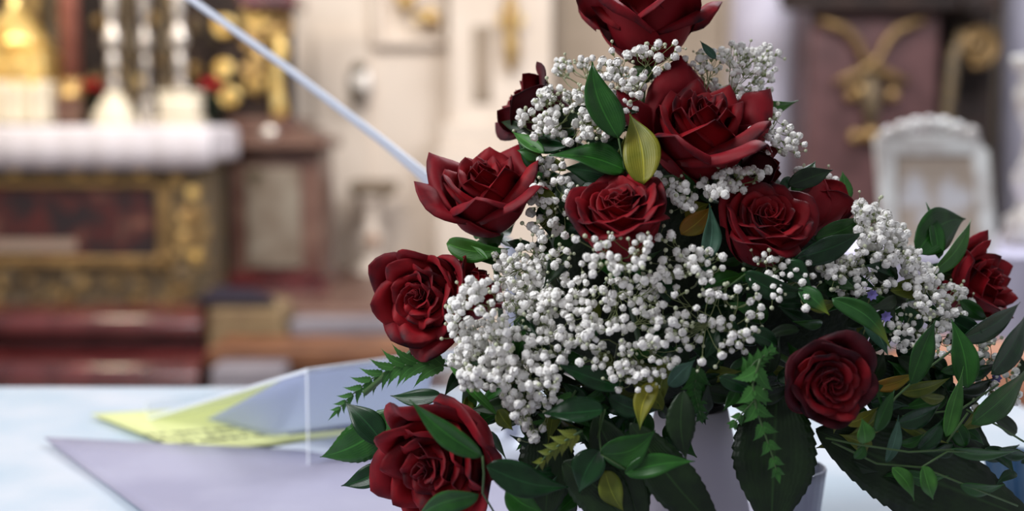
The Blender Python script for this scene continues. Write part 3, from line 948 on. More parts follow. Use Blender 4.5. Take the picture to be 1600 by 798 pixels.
C0 = onT(350, 712, .006)
slab('base_plate', A0 + (C0 - A0) * .0, C0, D * Wd, .003, M_acryl, bs)
# lip that stops the book
slab('lip', B, B + Vector((-.004, .004, .02)), D * Wd, .004, M_acryl, bs)
# a sheet leaning inside the stand, from under its high edge down to the table
lw = empty('leaning_white_sheet', onT(420, 682, .01), 'white sheet with a blue printed bar leaning inside the clear stand', 'paper')
def leanp(u, v, off=0.0):
    """u across, v from the low edge to the high one"""
    lo = [onT(322, 655, .012), onT(420, 681, .012), onT(530, 671, .012), onT(660, 660, .012)]
    hi = [P(452, 588, 1.372), P(500, 577, 1.38), P(560, 572, 1.40), P(680, 563, 1.44)]
    f = u * 3; k = min(2, int(f)); g_ = f - k
    p = lo[k].lerp(lo[k + 1], g_).lerp(hi[k].lerp(hi[k + 1], g_), v)
    return p + Vector((0, -.006 * sin(pi * v) - off, -off))
q = MB(); q.grid([leanp(i / 17, j / 9) for j in range(10) for i in range(18)], 18, 10)
o = q.build('sheet', M_paper, lw); o.modifiers.new('t', 'SOLIDIFY').thickness = .0008
q = MB(); q.grid([leanp(.42 + .58 * i / 13, .02 + (.03 + .13 * i / 13) * j / 2, .0012) for j in range(3) for i in range(14)], 14, 3); q.v = [(x, y - .004, z) for x, y, z in q.v]
q.build('blue_bar', mat('blue_print', (74, 92, 150), .6), lw)

# grey rod: slim boom of a tabletop stand behind the bouquet
rd = empty('grey_boom_stand', (P(800, 400, 1.42).x, 1.42, TZ), 'slim grey metal rod slanting up to the left behind the bouquet', 'stand')
pe = P(742, 345, 1.42)
q = MB(); pts = [pe, P(690, 298, 1.43), P(655, 268, 1.44), P(600, 222, 1.46), P(440, 100, 1.52), P(300, 0, 1.57), P(230, -50, 1.6)]
q.tube(pts, [.012, .0095, .0068, .0056, .0053, .0050, .0050], 12); q.build('boom', M_greyrod, rd)
q = MB(); q.tube([pe, P(800, 385, 1.42), (P(800, 385, 1.42).x, 1.42, TZ + .02)], .009, 10); q.build('post', M_greyrod, rd)
q = MB(); q.lathe([(.07, 0.003), (.07, .012), (.02, .022)], (P(800, 385, 1.42).x, 1.42, TZ), 24); q.build('base', M_greyrod, rd)

# ================================================================== BOUQUET
def Yf(px, py):
    """front surface of the bouquet's cone"""
    rad = 130 + max(0, py) * .75
    k = min(1, rad / 520)
    t = max(0, 1 - ((px - 1060) / rad) ** 2)
    return 1.07 - 0.15 * k * sqrt(t)


# vase: white flared stand, frosted bowl
VX, VY = P(1082, 700, 1.08).x, 1.09
q = MB(); zt_ = P(0, 640, 1.08).z
q.lathe([(.062, 0.002), (.060, .02), (.052, .06), (.042, .10), (.034, zt_ - TZ), (.030, zt_ - TZ), (.034, .11)], (VX - .0, VY, TZ), 40)
tag(q.build('flower_vase', M_porcelain, None, True, True), 'greyish white flared vase seen between the dark leaves under the bouquet', 'vase')
YB = 1.13
bc = P(1232, 700, YB); bw = 60 / F * YB; zr = P(0, 730, YB).z - TZ
q.v = []; q = MB()
q.lathe([(.002, .002), (bw * .8, .002), (bw * .86, .02), (bw * .96, zr * .8), (bw, zr), (bw * .95, zr + .001), (bw * .9, zr * .8), (bw * .8, .02), (bw * .7, .008), (.002, .008)], (bc.x, YB, TZ + .001), 96, flute=.012, nf=24)
tag(q.build('ribbed_glass_tumbler', M_frost, None, True, True), 'ribbed frosted glass tumbler on the table right of the vase', 'glass')
# foam core
q = MB(); pts = []
cc = P(1075, 470, 1.12)
n = 20
for k in range(n + 1):
    for i in range(n * 2):
        th = pi * k / n; ph = 2 * pi * i / (n * 2)
        d = Vector((sin(th) * cos(ph), sin(th) * sin(ph), cos(th)))
        s = 1 + .08 * noise.noise(d * 3)
        sx = .17 if d.z < 0 else .17 * (1 - .6 * d.z)
        pts.append(cc + Vector((d.x * sx, d.y * .085, d.z * (.19 if d.z > 0 else .10))) * s)
q.grid(pts, n * 2, n + 1, 0, None, True)
tag(q.build('floral_foam', M_foam, None, True, True), 'dark green floral foam deep inside the bouquet between the flowers', 'floral foam')


# ---------------------------------------------------------------- roses
def petal(R_, phi0, Rl, Lup, thm, roll, s0, hw, tipk, spiral, seed, nu=15, nv=18, wav=.05):
    """one petal: the profile is integrated from the calyx: out, up, then the rim rolls back"""
    pts, uvs = [], []
    cols = []
    for i in range(nu):
        u = -1 + 2 * i / (nu - 1); e = abs(u)
        n1 = noise.noise(Vector((seed * 3.1, u * 1.2, 0)))
        L2 = Lup * (1 - .26 * e ** 2.6 - tipk * .36 * e) * (1 + .05 * n1)
        ro = roll * (.50 + .95 * e + .30 * n1)
        r, z = 0.0, 0.0
        col = []
        La = Rl * 1.35                     # out and round the bottom of the cup
        tot = La + L2
        N_ = 40
        ds = tot / N_
        for k in range(N_ + 1):
            s = k * ds
            if s < La:
                t = s / La
                th = 0.15 + (thm - 0.15) * t ** 0.9
            else:
                t = (s - La) / L2
                th = thm + (.12 * sin(pi * t) if thm > 1.2 else 0)
                if t > s0:
                    th -= ro * min(1, (t - s0) / (1 - s0) * 1.25)
            col.append((r, z))
            r += cos(th) * ds; z += sin(th) * ds
        cols.append(col)
    for j in range(nv):
        v = 1 - (1 - j / (nv - 1)) ** 1.35
        for i in range(nu):
            u = -1 + 2 * i / (nu - 1)
            f = v * 40; k = min(39, int(f)); g_ = f - k
            r = cols[i][k][0] * (1 - g_) + cols[i][k + 1][0] * g_
            z = cols[i][k][1] * (1 - g_) + cols[i][k + 1][1] * g_
            wv = min(1, (v / .5)) ** .55 * (1 - .10 * max(0, v - .7) / .3)
            rc = max(r if v < .9 else min(r, Rl * 1.25 + .02), Rl * .55 + .035)
            ang = u * hw * wv / rc
            ang = max(-3.0, min(3.0, ang))
            r2 = r + spiral * ang * min(1, v * 2)
            r2 = max(.006, r2)
            nz = noise.noise(Vector((u * 1.6 + seed, v * 2.2, seed * .7)))
            r2 += wav * nz * v
            z2 = z + wav * .6 * noise.noise(Vector((u * 2.3 - seed, v * 2, 4))) * v
            a = phi0 + ang
            pts.append(Vector((r2 * cos(a), r2 * sin(a), z2)) * R_)
            uvs.append((.5 + u * .5, v))
    return pts, uvs, nu, nv


def rose(px, py, dpx, face, dY, label, seed=1, openness=1.0, n=28, dark=0, spin=0.0, tips=1.0, stem=.10, flare=0.0, name='red_rose'):
    r_ = random.Random(seed)
    Y = Yf(px, py) + dY
    C_ = P(px, py, Y)
    R_ = dpx / 2 / F * Y
    f = Vector((face[0], -face[2], face[1])).normalized()
    rot = f.to_track_quat('Z', 'Y') @ Quaternion((0, 0, 1), spin)
    H0 = 1.42
    base = C_ - f * (R_ * H0 * .62)
    e = bpy.data.objects.new(name, None); e.empty_display_size = .02
    COL.objects.link(e)
    e.location = base; e.rotation_mode = 'QUATERNION'; e.rotation_quaternion = rot
    tag(e, label, 'rose', 'dark red roses of the bouquet')
    ga = 2.399963
    for i in range(n):
        t = i / (n - 1)
        Rl = .03 + .60 * t ** 1.05 * (.8 + .2 * openness)
        thm = 1.62 - .10 * t - (.30 * openness) * t ** 3
        top = H0 * (1.0 - .22 * t ** 1.5)                # height the rim would reach
        Lup = max(.3, top - Rl * .75) / max(.75, sin(thm)) * (1 + .05 * r_.uniform(-1, 1))
        Lup *= 1 + .30 * t ** 1.5
        roll = (.25 + 1.9 * t ** .8 * tips) * r_.uniform(.8, 1.25)
        s0 = .82 - .14 * t
        if t > .74: Lup *= 1.10; roll *= .82; s0 -= .04
        hw = (.30 + .50 * t ** .8) * (1.22 if tips < .9 else 1.13)
        if flare and i >= n - 6:
            Lup *= 1 + (.30 if i % 2 else .12) * flare; s0 = .52; roll = 1.9 + .3 * flare; thm -= .06
        pts, uvs, nu, nv = petal(R_, i * ga + r_.uniform(-.15, .15), Rl, Lup, thm, roll, s0, hw, (.35 + .75 * t) * tips ** 2, .045 + .03 * (1 - t), seed * 10 + i * 1.7, wav=.04 + .09 * t)
        q = MB(); q.grid(pts, nu, nv, 0, uvs)
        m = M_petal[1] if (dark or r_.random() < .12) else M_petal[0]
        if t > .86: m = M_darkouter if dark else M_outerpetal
        me = q.mesh('petal', m)
        o = bpy.data.objects.new('petal', me); COL.objects.link(o); o.parent = e
        s = o.modifiers.new('thickness', 'SOLIDIFY'); s.thickness = .00045; s.offset = 0
    # receptacle, sepals and stem
    q = MB(); q.lathe([(.03 * R_, -.30 * R_), (.16 * R_, -.22 * R_), (.24 * R_, -.06 * R_), (.2 * R_, .03 * R_), (.05 * R_, .06 * R_)], (0, 0, 0), 14)
    o = bpy.data.objects.new('calyx', q.mesh('calyx', M_stem)); COL.objects.link(o); o.parent = e
    for k in range(5):
        a = k * 2 * pi / 5 + .3
        q = MB(); d = Vector((cos(a), sin(a), 0))
        leafq(q, d * R_ * .15 + Vector((0, 0, -.05 * R_)), d * R_ * .75 + Vector((0, 0, -.12 * R_)), R_ * .26, Vector((0, 0, -1)), 0, R_ * .1, nv=8, nu=3, peak=.3)
        o = bpy.data.objects.new('sepal', q.mesh('sepal', M_green)); COL.objects.link(o); o.parent = e
    q = MB(); q.tube([(0, 0, -.25 * R_), (0, 0, -stem * .5), (.004, .002, -stem)], .0028, 8)
    o = bpy.data.objects.new('stem', q.mesh('stem', M_stem)); COL.objects.link(o); o.parent = e
    return e


rose(1012, 30, 168, (.05, .98, .05), .03, 'topmost dark red rose of the bouquet, cut by the picture top', 1, 1.3, 30, spin=.9, tips=1.15, flare=1.3)
rose(1092, 202, 198, (.08, .84, .46), .02, 'large dark red rose with wide pointed petals, second from the top', 2, 1.2, 34, spin=1.3, tips=1.15, flare=.9)
rose(832, 172, 140, (-.75, .55, -.05), .05, 'red rose behind white blossoms at the upper left', 3, 1.0, 22, 1)
rose(757, 298, 172, (-.12, .90, .36), .0, 'dark red rose at the left where the grey rod ends', 4, 1.2, 34, spin=2.2, tips=1.1, flare=.6)
rose(970, 342, 170, (-.14, .80, .52), .0, 'velvety red rose with tight spiral in the bouquet centre', 5, 1.0, 46, spin=.2, tips=.7)
rose(1192, 356, 158, (.10, .70, .64), .02, 'dark red rose with tight spiral right of the central rose', 6, 1.0, 44, spin=4, tips=.75)
rose(1274, 322, 124, (.66, .60, -.50), .045, 'dark red rose seen from its side behind the right central rose', 7, .6, 20, spin=2, tips=.7)
rose(1192, 262, 86, (.8, .1, .1), .05, 'small very dark red rose just below the second rose', 8, .9, 18, 1)
rose(668, 462, 172, (-.42, .06, .90), -.005, 'dark red rose facing the camera at the middle left edge', 9, 1.15, 42, spin=.9, tips=1.0)
rose(738, 455, 128, (.60, .60, .0), .03, 'red rose seen from behind between left edge rose and white blossoms', 10, .9, 22, spin=.3, tips=1.0)
rose(690, 714, 226, (-.40, -.28, .86), -.01, 'largest dark red rose at the bottom left with a leaf across it', 11, 1.2, 42, spin=2.6, tips=1.0)
rose(1290, 592, 158, (.12, .02, .98), -.01, 'very dark red rose facing the camera at the lower right', 12, 1.0, 46, 1, spin=1.9, tips=.85)
rose(1526, 442, 146, (.62, .30, .62), .0, 'dark red rose at the far right edge behind leaves', 13, 1.1, 30, 0, spin=.7, tips=1.2)


# ---------------------------------------------------------------- foliage
def sprig(name, label, leaves, stems=(), cat='foliage', group=None, dY=0.0):
    """leaves: (bx,by, tx,ty, width px, dYbase, dYtip, lateral px, arch px, turn, material[, teeth])"""
    bx, by = leaves[0][0], leaves[0][1]
    e = empty(name, P(bx, by, Yf(bx, by) + leaves[0][5] + dY), label, cat, group)
    for l in leaves:
        bx, by, tx, ty, w_, d0, d1, lat, arch, turn, m = l[:11]
        te = l[11] if len(l) > 11 else 0
        Yb, Yt = Yf(bx, by) + d0 + dY, Yf(tx, ty) + d1 + dY
        b0, t0 = P(bx, by, Yb), P(tx, ty, Yt)
        k = Yb / F
        ax = (t0 - b0).normalized()
        nr = Vector((0, -1, .25)); nr = Matrix.Rotation(turn, 3, ax) @ nr
        q = MB()
        leafq(q, b0, t0, w_ * k, nr, lat * k, arch * k, te, nv=(te * 4 + 1 if te else 18), nu=7, peak=.38 if not te else .45, fold=.3 if not te else .12, wave=.025, seed=bx, twist=R.uniform(-.9, .9) if not te else .3)
        o = q.build('leaf', m, e)
        if te:
            o.data.shade_smooth()
        s = o.modifiers.new('t', 'SOLIDIFY'); s.thickness = .0004; s.offset = 0
    for st_ in stems:
        q = MB()
        pp = [P(x, y, Yf(x, y) + d + dY) for x, y, d in st_]
        q.tube(pp, .0009, 6); q.build('stem', M_stem, e)
    return e


G = 'ruscus sprigs among the flowers'
sprig('ruscus_sprig', 'ruscus sprig whose upright dark leaf rises left of the second rose', [
    (966, 216, 925, 97, 58, -.024, -.028, -14, 6, .3, M_green),
    (978, 266, 858, 243, 56, .0, -.01, 5, 8, .5, M_green),
    (972, 278, 880, 262, 44, .02, .02, 3, 6, -.3, M_dgreen),
    (986, 284, 976, 212, 34, .01, .0, -6, 3, 0, M_olive)], [((1000, 300, .01), (975, 262, .0), (966, 214, -.003))], group=G)
sprig('ruscus_sprig', 'yellow green leaf standing upright beside the second rose', [
    (1006, 288, 984, 178, 60, -.015, -.01, 8, 6, -.2, M_yellow)], [((1010, 310, .02), (1006, 286, -.012))], group=G)
sprig('ruscus_sprig', 'small green leaves left of the upper left rose', [
    (850, 240, 800, 205, 24, .0, .0, -3, 4, .3, M_bgreen), (848, 246, 808, 235, 26, .01, .0, 2, 4, -.4, M_green), (846, 246, 812, 222, 20, .01, .0, 2, 4, -.4, M_bgreen)], group=G)
sprig('ruscus_sprig', 'green leaf pointing right out beside the second rose', [(1165, 172, 1248, 157, 26, .03, .04, 4, 3, .5, M_bgreen)], group=G)
sprig('ruscus_sprig', 'pale blue green leaf under the topmost rose', [(1118, 92, 1094, 64, 14, .02, .02, -2, 2, .2, M_teal)], group=G)
sprig('ruscus_sprig', 'grey green upright leaf with yellowed one between the two central roses', [
    (1104, 408, 1108, 318, 32, .0, .005, 5, 4, .2, M_teal), (1064, 366, 1112, 322, 36, .02, .02, 4, 4, 0, M_amber),
    (1072, 344, 1108, 318, 30, .03, .03, -4, 4, 0, M_yellow), (1094, 450, 1098, 395, 30, .01, .01, 5, 4, .2, M_dgreen)], group=G)
sprig('ruscus_sprig', 'dark leaf below the central rose among white blossoms', [(1046, 472, 1030, 408, 28, .015, .015, -3, 4, .2, M_dgreen)], group=G)
sprig('ruscus_sprig', 'bright green leaf under the left rose', [(698, 380, 796, 388, 38, .0, .01, 8, 5, .3, M_bgreen)], group=G)
sprig('ruscus_sprig', 'small curled green leaf on top of white blossoms at left', [(762, 405, 736, 384, 8, -.01, -.01, 2, 2, .2, M_bgreen)], group=G)
sprig('ruscus_sprig', 'glossy dark leaf crossing below the side seen rose', [
    (1240, 404, 1350, 362, 42, -.01, -.015, 3, 6, .4, M_dgreen), (1272, 372, 1352, 337, 40, .015, .01, 5, 4, .4, M_green)], [((1180, 450, .01), (1240, 404, -.01))], group=G)
sprig('ruscus_sprig', 'dark arching leaves below the right central rose', [
    (1162, 426, 1272, 456, 38, -.005, -.01, 12, 5, .4, M_dgreen), (1218, 414, 1268, 450, 38, .0, -.01, -6, 4, .1, M_dgreen), (1248, 450, 1296, 492, 30, -.008, -.015, -2, 4, .1, M_tipped)],
    [((1110, 462, .0), (1140, 446, .0), (1165, 428, -.005))], group=G)
sprig('ruscus_sprig', 'yellow green drooping leaf above the lower right rose', [
    (1300, 466, 1392, 545, 34, -.01, -.02, -14, 6, .2, M_tipped), (1262, 478, 1310, 470, 22, .0, .0, 3, 3, .3, M_olive), (1352, 500, 1388, 556, 26, .0, -.01, -5, 3, .4, M_teal)], group=G)
sprig('fern_tip', 'pale green fern tip standing against the mauve pier', [(1318, 322, 1316, 268, 26, .04, .04, 2, 3, .2, M_fern, 7)], group=G)
sprig('ruscus_sprig', 'three green leaves rising left of the far right rose', [
    (1432, 396, 1508, 342, 66, .03, .03, -16, 6, .1, M_green), (1467, 404, 1447, 316, 26, .015, .01, 2, 4, .2, M_green), (1458, 424, 1517, 343, 34, .0, .0, 8, 5, .5, M_bgreen)],
    [((1420, 470, .03), (1460, 424, .0))], group=G)
sprig('ruscus_sprig', 'dark leaf lying below the far right rose', [(1500, 470, 1545, 500, 26, .0, .0, 3, 4, .2, M_green), (1502, 530, 1594, 472, 40, -.01, -.01, 5, 5, .4, M_dgreen)], group=G)
sprig('ruscus_branch', 'long ruscus branch with broad dark leaves at the lower right', [
    (1422, 600, 1462, 500, 42, -.015, -.02, -6, 6, .3, M_green), (1512, 606, 1486, 498, 42, -.015, -.02, 6, 6, -.3, M_green),
    (1548, 584, 1604, 488, 44, -.01, -.01, 4, 5, .3, M_dgreen), (1518, 662, 1612, 566, 46, -.02, -.02, 4, 6, .3, M_green),
    (1478, 682, 1506, 572, 32, -.025, -.03, -6, 5, .4, M_bgreen), (1402, 662, 1472, 628, 34, -.02, -.02, 3, 5, .4, M_dgreen),
    (1368, 674, 1398, 608, 28, -.02, -.02, -4, 4, .3, M_green), (1434, 702, 1476, 650, 30, -.02, -.025, 3, 4, .3, M_dgreen),
    (1500, 588, 1560, 566, 24, .0, .0, 3, 3, .3, M_dgreen), (1470, 580, 1540, 556, 20, .01, .0, 3, 3, .3, M_green)],
    [((1340, 700, -.01), (1400, 620, -.015), (1450, 575, -.01), (1510, 530, -.005)), ((1410, 650, -.01), (1500, 640, -.015), (1560, 600, -.01))], group=G)
sprig('ruscus_branch', 'trailing ruscus branch with slender leaves at the bottom right', [
    (1484, 702, 1592, 703, 22, -.03, -.03, 6, 4, .5, M_green), (1352, 692, 1346, 652, 34, -.03, -.03, -3, 6, .3, M_bgreen),
    (1384, 722, 1404, 648, 24, -.02, -.02, 3, 3, .3, M_teal), (1394, 730, 1428, 782, 28, -.03, -.03, -4, 5, -.3, M_bgreen),
    (1442, 728, 1458, 780, 34, -.035, -.035, 5, 5, -.3, M_bgreen), (1500, 757, 1570, 756, 26, -.03, -.03, 6, 5, .6, M_green),
    (1335, 716, 1350, 690, 20, -.02, -.02, 3, 3, .3, M_green), (1560, 700, 1612, 712, 22, -.01, -.01, 3, 3, .4, M_dgreen)],
    [((1290, 684, -.01), (1340, 694, -.025), (1420, 706, -.03), (1490, 702, -.03)), ((1300, 690, -.01), (1370, 724, -.02), (1440, 730, -.03), (1510, 758, -.03), (1590, 790, -.03)),
     ((1440, 730, -.03), (1480, 705, -.03), (1530, 705, -.03)), ((1480, 690, -.02), (1512, 645, -.02)), ((1510, 640, .0), (1560, 665, .0), (1600, 690, .0))], group=G)
sprig('ruscus_sprig', 'yellowing leaves right of the lower right rose', [
    (1362, 604, 1432, 582, 24, .01, .0, 4, 3, .3, M_amber), (1406, 612, 1484, 590, 26, .005, .0, 4, 3, .3, M_olive), (1322, 662, 1372, 636, 22, -.01, -.01, 3, 3, .3, M_yellow),
    (1400, 655, 1482, 692, 18, .01, .0, 4, 3, .3, M_olive)], group=G)
sprig('ruscus_sprig', 'long leaf lying across the largest bottom left rose', [
    (754, 713, 640, 624, 40, -.075, -.085, -4, 8, -.3, M_green)], [((772, 800, -.04), (754, 770, -.06), (756, 740, -.07), (754, 712, -.075))], group=G)
sprig('ruscus_sprig', 'broad dark leaves right of the largest bottom left rose', [
    (760, 728, 888, 761, 56, -.06, -.03, 12, 8, -.3, M_dgreen), (748, 772, 652, 806, 40, -.07, -.06, 10, 8, -.3, M_green), (790, 765, 850, 800, 44, -.03, -.03, 5, 5, 0, M_green),
    (778, 640, 802, 672, 26, -.01, -.01, 2, 3, 0, M_olive)], group=G)
sprig('ruscus_sprig', 'pair of dark leaves left of the largest bottom left rose', [
    (600, 694, 538, 628, 46, .02, .01, 3, 6, .2, M_dgreen), (606, 728, 533, 759, 36, .02, .01, -5, 5, .2, M_dgreen), (690, 618, 610, 618, 30, .02, .02, -6, 3, .3, M_dgreen)], group=G)
sprig('ruscus_sprig', 'thin pale leaf curling over the bottom left rose', [(776, 648, 694, 560, 18, -.02, -.02, -5, 5, .5, M_bgreen)], group=G)
sprig('ruscus_sprig', 'glossy leaf with bluish shine below the white blossoms', [
    (944, 640, 842, 646, 54, -.02, -.02, -12, 10, .75, M_dgreen), (976, 606, 868, 568, 38, .0, -.005, -4, 5, .3, M_dgreen)], [((930, 700, .0), (945, 640, -.02))], group=G)
sprig('ruscus_sprig', 'yellow forked leaf at the bottom centre', [
    (1024, 596, 1000, 672, 34, -.005, -.02, 8, 4, .2, M_yellow), (1036, 640, 978, 586, 30, .0, .0, 4, 3, 0, M_olive), (1040, 560, 1032, 640, 26, .01, .0, 3, 3, 0, M_olive)], group=G)
sprig('ruscus_sprig', 'broad green leaves below the yellow forked leaf', [
    (938, 708, 1024, 672, 60, -.03, -.03, 12, 8, .3, M_green), (976, 738, 1086, 720, 38, -.035, -.035, -3, 6, -.2, M_green), (950, 618, 1032, 640, 34, .0, -.01, 8, 4, .4, M_dgreen),
    (938, 702, 905, 770, 54, -.02, -.02, 5, 6, .2, M_dgreen), (945, 735, 975, 800, 40, -.02, -.02, 4, 6, .1, M_olive)], [((940, 640, -.01), (936, 680, -.02), (940, 710, -.03), (990, 740, -.035))], group=G)
sprig('ruscus_sprig', 'shiny leaf at the lower edge of the white blossom cloud', [
    (1044, 602, 1086, 562, 34, -.01, -.01, -6, 6, .5, M_teal), (1124, 588, 1182, 616, 28, -.01, -.01, -3, 5, .3, M_dgreen), (1176, 618, 1140, 590, 24, .0, .0, 3, 3, 0, M_green)], group=G)
sprig('ruscus_sprig', 'dark leaves deep among the central white blossoms', [
    (1090, 540, 1130, 470, 60, .03, .03, 4, 4, .1, M_dgreen), (1190, 530, 1090, 500, 46, .03, .03, 4, 4, .1, M_dgreen), (1130, 570, 1080, 545, 40, .03, .03, 4, 4, .1, M_dgreen),
    (1050, 540, 1010, 590, 46, .03, .03, 4, 4, .1, M_dgreen), (1215, 540, 1150, 516, 30, .01, .01, 4, 4, .1, M_dgreen)], group=G)

# big serrated dark leaves hanging around the vase
GB = 'large serrated leaves around the vase'
sprig('serrated_leaf', 'large serrated dark leaf spreading to the bottom right corner', [(1275, 672, 1640, 822, 150, .03, .02, 6, 14, -.1, M_deep, 22)], group=GB)
sprig('serrated_leaf', 'large dark leaf hanging straight down below the lower right rose', [(1215, 600, 1205, 850, 132, .02, -.01, 3, 10, .1, M_deep, 16)], group=GB)
sprig('serrated_leaf', 'long dark leaf slanting across the vase to the right', [(985, 660, 1145, 850, 78, -.005, -.03, 8, 10, .1, M_deep, 16)], group=GB)
sprig('serrated_leaf', 'dark serrated leaf hanging left of the vase', [(930, 650, 1010, 850, 84, -.0, -.02, -6, 10, .1, M_deep, 16)], group=GB)
sprig('serrated_leaf', 'dark serrated leaf at the bottom behind the olive leaf', [(880, 720, 1000, 830, 84, -.01, -.02, -6, 10, .1, M_deep, 14)], group=GB)
sprig('serrated_leaf', 'small serrated leaf over the upper vase', [(1068, 610, 1072, 718, 48, -.02, -.025, 6, 6, .2, M_deep, 10)], group=GB)
sprig('serrated_leaf', 'toothed leaf with drooping tip left of the bottom left rose', [(624, 640, 500, 714, 66, .025, .02, -14, 8, .1, M_green, 14)], group=GB)
sprig('serrated_leaf', 'dark leaf behind the bottom left rose and vase', [(850, 640, 850, 830, 90, .02, .0, -6, 10, .1, M_deep, 14)], group=GB)
sprig('serrated_leaf', 'wide dark leaf behind the trailing branch at right', [(1320, 560, 1560, 720, 120, .05, .05, -6, 10, .1, M_deep, 16)], group=GB)


def frond(label, path, dY, n, l0, l1, m, name='fern_frond', ang=1.0, wf=.42, group='fern fronds'):
    """rachis through pixels; pinnae shrink from l0 to l1 px"""
    pts = []
    K = len(path) - 1
    def at(t):
        f = t * K; k = min(K - 1, int(f)); g_ = f - k
        return path[k][0] + (path[k + 1][0] - path[k][0]) * g_, path[k][1] + (path[k + 1][1] - path[k][1]) * g_
    x0, y0 = at(0)
    e = empty(name, P(x0, y0, Yf(x0, y0) + dY), label, 'fern', group)
    W = [P(*at(t / 20), Yf(*at(t / 20)) + dY) for t in range(21)]
    q = MB(); q.tube(W, [.0011 * (1 - .6 * t / 20) for t in range(21)], 6); q.build('rachis', M_stem, e)
    for k in range(n):
        t = (k + .6) / n
        x, y = at(t); x2, y2 = at(min(1, t + .05)); x1, y1 = at(max(0, t - .05))
        dx, dy = x2 - x1, y2 - y1; d = sqrt(dx * dx + dy * dy); dx /= d; dy /= d
        L = l0 + (l1 - l0) * t
        for s in (-1, 1):
            a = s * ang * (1 - .25 * t)
            ex, ey = dx * cos(a) - dy * sin(a), dx * sin(a) + dy * cos(a)
            b0 = P(x, y, Yf(x, y) + dY); t0 = P(x + ex * L, y + ey * L, Yf(x, y) + dY + .004)
            q = MB(); leafq(q, b0, t0, L * wf * Yf(x, y) / F, Vector((0, -1, .3)), arch=.001, serr=7, nv=29, nu=3, peak=.25, teeth=.32, lat=-s * L * .10 * Yf(x, y) / F)
            q.build('leaflet', m, e)
    x, y = at(1); x1, y1 = at(.9)
    q = MB(); leafq(q, W[-1], P(x + (x - x1) * 1.6, y + (y - y1) * 1.6, Yf(x, y) + dY), l1 * wf * Y_(x, y), Vector((0, -1, .3)), 0, 0, 6, nv=19, nu=3, peak=.3); q.build('leaflet', m, e)
    return e


def Y_(x, y): return Yf(x, y) / F


frond('green fern frond arching left below the middle left rose', [(705, 572), (660, 566), (620, 572), (580, 592), (548, 618), (528, 640)], .02, 11, 62, 16, M_fern, ang=.8, wf=.34)
frond('fern frond hanging straight down left of the lower right rose', [(1188, 560), (1176, 600), (1182, 640), (1196, 680), (1208, 715), (1214, 738)], -.03, 7, 44, 16, M_fern, ang=.95, wf=.55)
frond('second fern frond pointing left of the hanging one', [(1200, 600), (1180, 625), (1160, 645), (1146, 662)], -.01, 5, 28, 14, M_fern, ang=.9, wf=.6)
frond('small fern frond right of the white blossom cloud', [(1160, 590), (1180, 565), (1205, 548)], -.02, 5, 30, 16, M_fern, ang=.9, wf=.6)
frond('olive fern piece right of the largest rose', [(910, 672), (880, 690), (856, 708), (832, 738)], -.03, 6, 34, 14, M_olive, ang=.8, wf=.5)
frond('dark fern frond low in the bouquet centre', [(1090, 570), (1085, 610), (1095, 650)], .0, 6, 36, 16, M_green, ang=.9, wf=.55)
frond('fern frond behind the bottom centre leaves', [(900, 610), (880, 640), (850, 660), (820, 690)], .01, 7, 36, 16, M_fern, ang=.9, wf=.5)

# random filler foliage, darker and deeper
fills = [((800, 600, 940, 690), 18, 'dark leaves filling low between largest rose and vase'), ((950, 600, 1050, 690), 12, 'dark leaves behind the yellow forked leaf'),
         ((820, 560, 1000, 660), 26, 'dense dark leaves filling behind the lower blossoms at left'), ((780, 540, 880, 640), 18, 'dark leaves behind the heap of white blossoms'), ((1000, 570, 1220, 650), 26, 'dense dark leaves filling above the white vase'),
         ((1235, 600, 1330, 650), 12, 'dark leaves filling below the lower right rose'), ((1340, 420, 1500, 600), 34, 'dark leaves behind the long ruscus branch'),
         ((1000, 600, 1200, 660), 14, 'dark filler foliage above the vase'), ((820, 600, 960, 700), 14, 'dark filler foliage under the left white blossoms'),
         ((1180, 380, 1300, 520), 14, 'filler foliage between right central rose and lower right rose'), ((1330, 520, 1480, 680), 18, 'filler foliage right of the lower right rose'),
         ((1460, 560, 1600, 740), 16, 'filler foliage at the far lower right'), ((1300, 380, 1460, 520), 16, 'filler foliage under the right blossom cloud'),
         ((780, 400, 1000, 600), 18, 'filler foliage under the left half of the blossom cloud'), ((1000, 420, 1180, 600), 18, 'filler foliage under the right half of the blossom cloud'),
         ((820, 240, 1000, 330), 12, 'filler foliage above the central rose'), ((1030, 250, 1260, 320), 12, 'filler foliage between second and central roses'),
         ((900, 160, 970, 225), 10, 'filler foliage behind the upper blossoms'), ((830, 260, 900, 400), 22, 'filler foliage in the gap between left and central roses'),
         ((800, 190, 900, 230), 8, 'filler foliage under the upper left blossoms'), ((700, 540, 830, 640), 10, 'filler foliage behind the lower left blossoms'),
         ((1300, 690, 1560, 760), 12, 'filler foliage over the right serrated leaf'), ((840, 690, 960, 790), 12, 'filler foliage left of the vase')]
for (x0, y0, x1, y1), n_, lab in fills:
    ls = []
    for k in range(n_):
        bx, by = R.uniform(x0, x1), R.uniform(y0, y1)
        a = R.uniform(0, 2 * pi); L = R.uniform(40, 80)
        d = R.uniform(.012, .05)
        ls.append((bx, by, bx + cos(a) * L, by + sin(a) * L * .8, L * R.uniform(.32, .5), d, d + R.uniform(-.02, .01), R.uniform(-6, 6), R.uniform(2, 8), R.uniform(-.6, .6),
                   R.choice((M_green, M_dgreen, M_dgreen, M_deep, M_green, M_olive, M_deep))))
    sprig('foliage_sprig', lab, ls, group='filler foliage')

